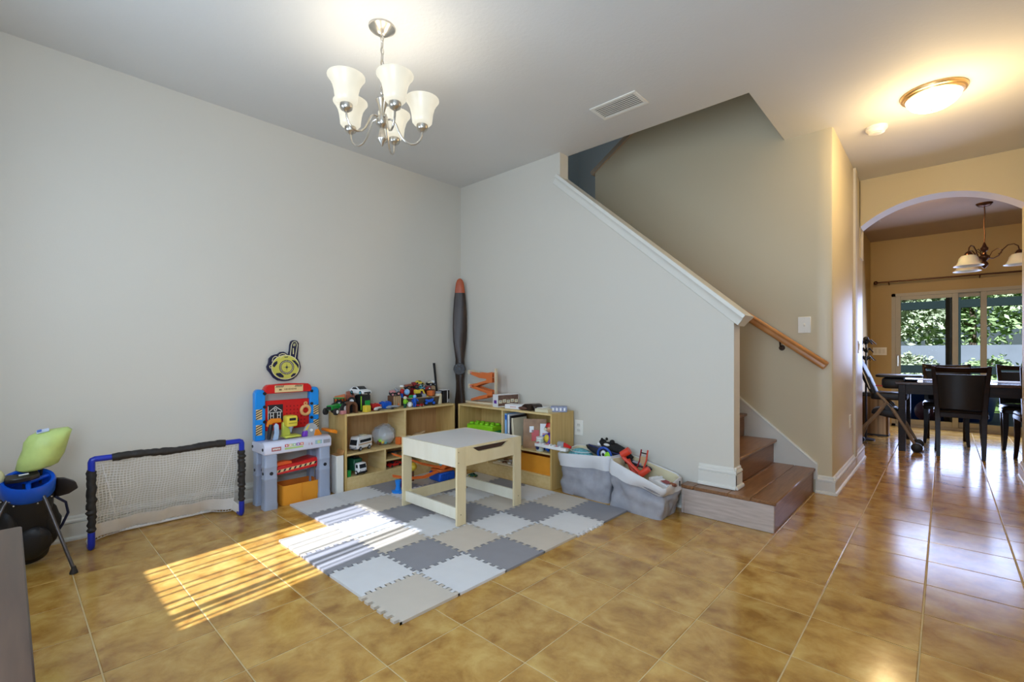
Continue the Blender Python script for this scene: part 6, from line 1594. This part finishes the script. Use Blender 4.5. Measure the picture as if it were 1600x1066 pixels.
for y_ in (-0.17, 0.17):
    MB().tube([(-0.04, y_, 0.62), (0.02, y_, 0.55), (0.10, y_, 0.44), (0.20, y_, 0.26), (0.29, y_, 0.07)], [0.012, 0.016, 0.018, 0.016, 0.014], 8).build('frame_leg', taup, hc)
    MB().tube([(0.05, y_, 0.52), (-0.05, y_, 0.36), (-0.16, y_, 0.22), (-0.21, y_, 0.06)], [0.020, 0.020, 0.018, 0.016], 8).build('frame_leg', taup, hc)
    w__ = MB().lathe([(0, -0.02), (0.04, -0.02), (0.05, -0.012), (0.05, 0.012), (0.04, 0.02), (0, 0.02)], (0.30, y_, 0.05), n=18, r=(math.pi / 2, 0, 0)).build('caster', hblk, hc)
    MB().lathe([(0, -0.018), (0.03, -0.018), (0.035, 0), (0.03, 0.018), (0, 0.018)], (-0.21, y_, 0.035), n=14, r=(math.pi / 2, 0, 0)).build('caster', hblk, hc)
    MB().lathe([(0, -0.015), (0.035, -0.015), (0.035, 0.015), (0, 0.015)], (0.06, y_, 0.47), n=16, r=(math.pi / 2, 0, 0)).build('hinge', hblk, hc)
MB().prism([(-0.10, 0.38), (0.14, 0.33), (0.20, 0.38), (0.12, 0.46), (-0.08, 0.44)], -0.14, 0.14, axis='y').build('basket', hblk, hc, 0.02, seg=2)
MB().box((0.16, 0, 0.27), (0.03, 0.34, 0.03)).build('cross_brace', taup, hc, 0.005)
MB().box((-0.02, -0.172, 0.70), (0.06, 0.004, 0.012)).build('red_tag', T_RED, hc)
# metal trash bin behind the high chair
tb2 = thing('trash_can', 'brown striped metal waste bin in the dining corner', 'trash can', (2.985, 4.55, 0))
MB().prism(rrect(0.14, 0.10, 0.03, 4), 0.02, 0.50).build('body', mat('bin_copper', (0.30, 0.17, 0.08), rough=0.3, metal=0.6, var=0.5, scale=3, stretch=(12, 12, 0.1)), tb2)
MB().prism(rrect(0.145, 0.105, 0.03, 4), 0.0, 0.02).build('base', wb_k, tb2); MB().prism(rrect(0.145, 0.105, 0.03, 4), 0.50, 0.55).build('lid', wb_k, tb2, 0.01)
# black ornament seen at the edge of the arch
orn = thing('plant_ornament', 'black spiky metal flower ornament on a stand', 'ornament', (at(1353, 550, y=4.0).x, 4.0, 0.0))
MB().lathe([(0.09, 0), (0.09, 0.015), (0.012, 0.03), (0.010, 1.0), (0.0, 1.02)], n=16).build('stand', wb_k, orn)
for z_, r_ in ((1.20, 0.10), (1.10, 0.08), (1.0, 0.10)):
    for k in range(7):
        a = k * 2 * math.pi / 7 + z_ * 3
        MB().tube([(0, 0, z_ - 0.03), (r_ * 0.5 * math.cos(a), r_ * 0.5 * math.sin(a), z_ + 0.02), (r_ * math.cos(a), r_ * math.sin(a), z_ - 0.03)], [0.008, 0.012, 0.004], 6).build('petal', wb_k, orn)
MB().tube([(0, 0, 1.0), (0, 0, 1.22)], 0.008, 8).build('stem', wb_k, orn); MB().ball((0, 0, 1.235), 0.03).build('bud', wb_k, orn)

# chandelier with three glass bells
drk = mat('antique_bronze', (0.10, 0.045, 0.025), rough=0.3, metal=0.85)
bell = mat('bell_glass', (0.70, 0.70, 0.62), rough=0.3, var=0.05, sub=0.2)
dc = thing('chandelier', 'unlit bronze dining chandelier with downturned frosted bell shades', 'chandelier', (3.971, 4.2, 2.0))
MB().lathe([(0.012, 0.685), (0.05, 0.695), (0.068, 0.715), (0.07, 0.725)], n=24).build('canopy', drk, dc)
MB().tube([(0.003 * math.sin(k), 0.003 * math.cos(k), 0.69 - k * 0.04) for k in range(11)], 0.006, 6).build('chain', drk, dc)
MB().lathe([(0.0, 0.0), (0.010, 0.006), (0.032, 0.035), (0.034, 0.055), (0.018, 0.08), (0.030, 0.10), (0.045, 0.12), (0.045, 0.135), (0.018, 0.155), (0.014, 0.185), (0.030, 0.20), (0.034, 0.225), (0.020, 0.245), (0.012, 0.27), (0.006, 0.29)], n=24).build('column', drk, dc)
RI = 0.0
for k in range(3):
    a = RI + k * 2 * math.pi / 3; ca, sa = math.cos(a), math.sin(a)
    MB().tube([(r_ * ca, r_ * sa, z_) for r_, z_ in ((0.03, 0.115), (0.07, 0.105), (0.11, 0.13), (0.14, 0.19), (0.18, 0.235), (0.225, 0.24), (0.255, 0.215), (0.265, 0.165))], 0.0055, 8).build('arm', drk, dc)
    MB().tube([(r_ * ca, r_ * sa, z_) for r_, z_ in ((0.04, 0.13), (0.06, 0.18), (0.10, 0.21), (0.135, 0.19), (0.13, 0.155), (0.105, 0.15))], 0.004, 6).build('scroll', drk, dc)
    c = (0.265 * ca, 0.265 * sa, 0)
    MB().lathe([(0.008, 0.175), (0.022, 0.165), (0.034, 0.145), (0.036, 0.128), (0.0, 0.128)], c, n=18).build('cup', drk, dc)
    MB().shell([(0.036, 0.132), (0.060, 0.125), (0.078, 0.10), (0.086, 0.065), (0.100, 0.035), (0.122, 0.018), (0.124, 0.014), (0.120, 0.016), (0.096, 0.034), (0.080, 0.065), (0.070, 0.098), (0.05, 0.118)], c, n=28).build('shade', bell, dc)
rl = thing('added_downlight', 'unseen round recessed light added to warm the dining room', 'ceiling light', (3.20, 3.25, 2.715))  # unseen downlight, added for the warm light on the dining walls
MB().lathe([(0.055, 0.002), (0.078, 0.0), (0.080, 0.004), (0.080, 0.010), (0.055, 0.010)], n=28).build('trim_ring', whitem, rl)
MB().lathe([(0.0, 0.004), (0.055, 0.004), (0.055, 0.008), (0, 0.008)], n=28).build('lens', mat('lit_lens', (1, 0.9, 0.7), emit=(1.0, 0.80, 0.5), estr=4.0, var=0.0), rl)
point('added_downlight_lamp', (3.20, 3.25, 2.66), 21.0, (1.0, 0.72, 0.36), 0.05)
# curtain rod
rod = thing('curtain_rod', 'dark bronze curtain rod above the patio door', 'curtain rod', (2.92, 5.56, 2.10))
MB().cyl((0, 0, 0), (2.2, 0, 0), 0.011, n=12).build('rod', drk, rod)
MB().ball((-0.02, 0, 0), 0.028).build('finial', drk, rod)
for x_ in (0.13, 1.07): MB().tube([(x_, 0, -0.005), (x_, 0.04, -0.03), (x_, 0.088, -0.03)], 0.007, 8).build('bracket', drk, rod)

# patio door
fr_m = mat('door_frame', (0.44, 0.40, 0.31), rough=0.4, var=0.02)
drs = MB()
x0, x1, zt_ = SD[0], SD[1], SD[2]
drs.b2(x0, x0 + 0.045, YD + 0.0, YD + 0.11, 0, zt_); drs.b2(x1 - 0.045, x1, YD, YD + 0.11, 0, zt_); drs.b2(x0, x1, YD, YD + 0.11, zt_ - 0.045, zt_); drs.b2(x0, x1, YD, YD + 0.11, 0, 0.035)
door = struct('door_1', drs, fr_m)
def leaf(xa, xb, yc):
    m_ = MB(); s_ = 0.06
    m_.b2(xa, xa + s_, yc - 0.018, yc + 0.018, 0.035, zt_ - 0.045); m_.b2(xb - s_, xb, yc - 0.018, yc + 0.018, 0.035, zt_ - 0.045)
    m_.b2(xa + s_, xb - s_, yc - 0.018, yc + 0.018, 0.035, 0.035 + 0.075); m_.b2(xa + s_, xb - s_, yc - 0.018, yc + 0.018, zt_ - 0.045 - 0.055, zt_ - 0.045)
    l = m_.build('door_leaf', fr_m, door, 0.002)
    MB().b2(xa + s_, xb - s_, yc - 0.003, yc + 0.003, 0.11, zt_ - 0.10).build('glass', glassm, l)
    return l
leaf(x0 + 0.045, 3.785, YD + 0.03)
leaf(3.70, 4.06, YD + 0.075)
leaf(4.0, x1 - 0.045, YD + 0.03)
MB().box((x0 + 0.075, YD + 0.005, 0.95), (0.022, 0.02, 0.16)).build('door_handle', nickel, door, 0.004)

# ------------------------------------------------------------------ the patio and garden beyond the door
pav = mat('patio_concrete', (0.22, 0.22, 0.23), rough=0.85, var=0.08, scale=4)
grs = mat('lawn_green', (0.10, 0.17, 0.03), rough=0.9, var=0.4, scale=9, bump=0.8, bscale=40)
struct('ground_patio', MB().b2(-2, 9, YD + 0.12, 9.0, -0.14, -0.02), pav)
struct('ground_lawn', MB().b2(-14, 22, 9.0, 30, -0.16, -0.04), grs)
pst = mat('cage_bronze', (0.012, 0.02, 0.018), rough=0.85, spec=0.1)
cg = thing('screen_cage', 'dark green aluminium screen enclosure frame around the patio', 'screen enclosure', (4.0, 8.6, -0.02))
for x_ in (-2.0, -0.18, 0.70, 2.4, 4.0): MB().box((x_, 0, 1.5), (0.09, 0.09, 3.0)).build('post', pst, cg, 0.004)
for z_ in (0.78, 1.98, 3.0): MB().box((1.0, 0, z_), (6.2, 0.06, 0.15)).build('beam', pst, cg, 0.004)
twc = thing('porch_column', 'brown porch column standing beside the patio door', 'column', (3.70, 6.9, -0.02))
clm = mat('column_brown', (0.16, 0.11, 0.06), rough=0.6)
MB().box((0, 0, 1.45), (0.085, 0.085, 2.9)).build('shaft', clm, twc, 0.004); MB().box((0, 0, 0.06), (0.13, 0.13, 0.12)).build('base', clm, twc, 0.006); MB().box((0, 0, 1.55), (0.10, 0.10, 0.05)).build('collar', clm, twc, 0.004)
gw = struct('wall_garden', MB().b2(-8, 16, 12.0, 12.2, -0.1, 1.25), mat('garden_wall', (0.15, 0.17, 0.19), rough=0.85, var=0.08, scale=3))
# blue play pool with a pink ball
plm = mat('pool_blue', (0.008, 0.06, 0.22), rough=0.35)
pl = thing('play_pool', 'dark blue plastic play pool out on the patio', 'pool', (3.55, 7.6, -0.02))
MB().shell([(0.0, 0.01), (0.62, 0.01), (0.66, 0.0), (0.70, 0.22), (0.72, 0.43), (0.75, 0.44), (0.75, 0.40), (0.69, 0.2), (0.64, 0.02)], n=36).build('tub', plm, pl)
MB().tube([(0.74 * math.cos(k * math.pi / 18), 0.74 * math.sin(k * math.pi / 18), 0.44) for k in range(36)], 0.022, 8, closed=True).build('rim', mat('pool_rim', (0.55, 0.58, 0.62), rough=0.4), pl)
tag(MB().ball((0, 0, 0.17), 0.17, n=20, m=14).build('play_ball', mat('ball_pink', (0.42, 0.12, 0.11), rough=0.4), loc=(3.46, 6.66, -0.02)), 'pinkish red play ball beside the blue pool', 'ball')
# trees and shrubs with real leaves
lm = [mat('leaf_light', (0.34, 0.46, 0.20), rough=0.55, var=0.3, scale=3), mat('leaf_mid', (0.24, 0.36, 0.14), rough=0.55, var=0.3, scale=3), mat('leaf_pale', (0.46, 0.52, 0.33), rough=0.55, var=0.3, scale=3)]
bark = mat('bark', (0.13, 0.09, 0.06), rough=0.9, var=0.3, scale=10)
def tree(name, label, cat, loc, h_, rx, rz, zc, n, leaf_m, seed, grp, lsize=0.16):
    t = thing(name, label, cat, loc, 0, grp)
    rnd = random.Random(seed)
    tr = MB(); tr.tube([(0, 0, 0), (0.04, 0.02, h_ * 0.3), (-0.03, 0.03, h_ * 0.6), (0.0, 0, h_ * 0.85)], [q_ * (1.0 if name == 'tree' else 0.3) for q_ in (0.09, 0.07, 0.05, 0.02)], 8)
    for k in range(6 if name == 'tree' else 0):
        a = rnd.uniform(0, 6.28); z = h_ * rnd.uniform(0.25, 0.6)
        tr.tube([(0, 0, z), (rx * 0.35 * math.cos(a), rx * 0.35 * math.sin(a), z + 0.3), (rx * 0.7 * math.cos(a), rx * 0.7 * math.sin(a), z + 0.7)], [0.035, 0.025, 0.01], 6)
    tr.build('trunk', bark, t)
    b = MB(); vs = []; fs = []
    for k in range(n):
        while True:
            p = Vector((rnd.uniform(-1, 1), rnd.uniform(-1, 1), rnd.uniform(-1, 1)))
            if 0.25 < p.length < 1: break
        q = 0.75 + 0.35 * mnoise.noise(p * 2.2 + Vector((seed, 0, 0)))
        p = Vector((p.x * rx * q, p.y * rx * q, zc + p.z * rz * q))
        d1 = Vector((rnd.gauss(0, 1), rnd.gauss(0, 1), rnd.gauss(0, 0.7))).normalized(); d2 = d1.orthogonal().normalized()
        d2 = (d2 * math.cos(k) + d1.cross(d2) * math.sin(k))
        L_ = lsize * rnd.uniform(0.6, 1.2); i = len(vs)
        vs += [p - d1 * L_ * 0.5, p + d2 * L_ * 0.22 - d1 * L_ * 0.1, p + d1 * L_ * 0.5, p - d2 * L_ * 0.22 - d1 * L_ * 0.1]
        fs.append((i, i + 1, i + 2, i + 3))
    me = bpy.data.meshes.new('foliage'); me.from_pydata([tuple(v) for v in vs], [], fs); me.materials.append(leaf_m)
    o = link('foliage', me, t); o['kind'] = 'stuff'
    return t
tree('tree', 'pale green bushy tree seen through the left door pane', 'tree', (2.4, 14.2, 0), 5.2, 1.9, 2.4, 2.9, 5200, lm[2], 1, 'trees beyond the garden wall', 0.20)
tree('tree', 'mid green tree seen behind the porch column', 'tree', (4.2, 15.2, 0), 6.0, 2.1, 2.8, 3.2, 5200, lm[0], 2, 'trees beyond the garden wall', 0.20)
tree('tree', 'light green tree at the right of the patio view', 'tree', (6.3, 14.4, 0), 5.6, 2.0, 2.6, 3.0, 5200, lm[2], 3, 'trees beyond the garden wall', 0.20)
tree('tree', 'darker tree filling the gap at the far left', 'tree', (0.2, 15.5, 0), 6.0, 2.2, 2.8, 3.1, 4200, lm[1], 4, 'trees beyond the garden wall', 0.22)
tree('tree', 'tall tree at the back of the garden', 'tree', (3.2, 19.0, 0), 8.5, 3.4, 4.2, 4.6, 6500, lm[1], 5, 'trees beyond the garden wall', 0.28)
tree('tree', 'tall tree at the back right of the garden', 'tree', (7.4, 19.5, 0), 8.5, 3.4, 4.2, 4.6, 6500, lm[0], 6, 'trees beyond the garden wall', 0.28)
tree('shrub', 'pale shrub in front of the garden wall, left', 'shrub', (3.0, 11.05, 0), 1.2, 0.75, 0.55, 0.65, 2200, lm[2], 7, 'shrubs before the garden wall', 0.11)
tree('shrub', 'green shrub in front of the garden wall, middle', 'shrub', (4.4, 11.1, 0), 1.1, 0.7, 0.5, 0.6, 2200, lm[0], 8, 'shrubs before the garden wall', 0.11)
tree('shrub', 'pale shrub in front of the garden wall, right', 'shrub', (5.7, 11.05, 0), 1.3, 0.75, 0.55, 0.65, 2200, lm[2], 9, 'shrubs before the garden wall', 0.11)
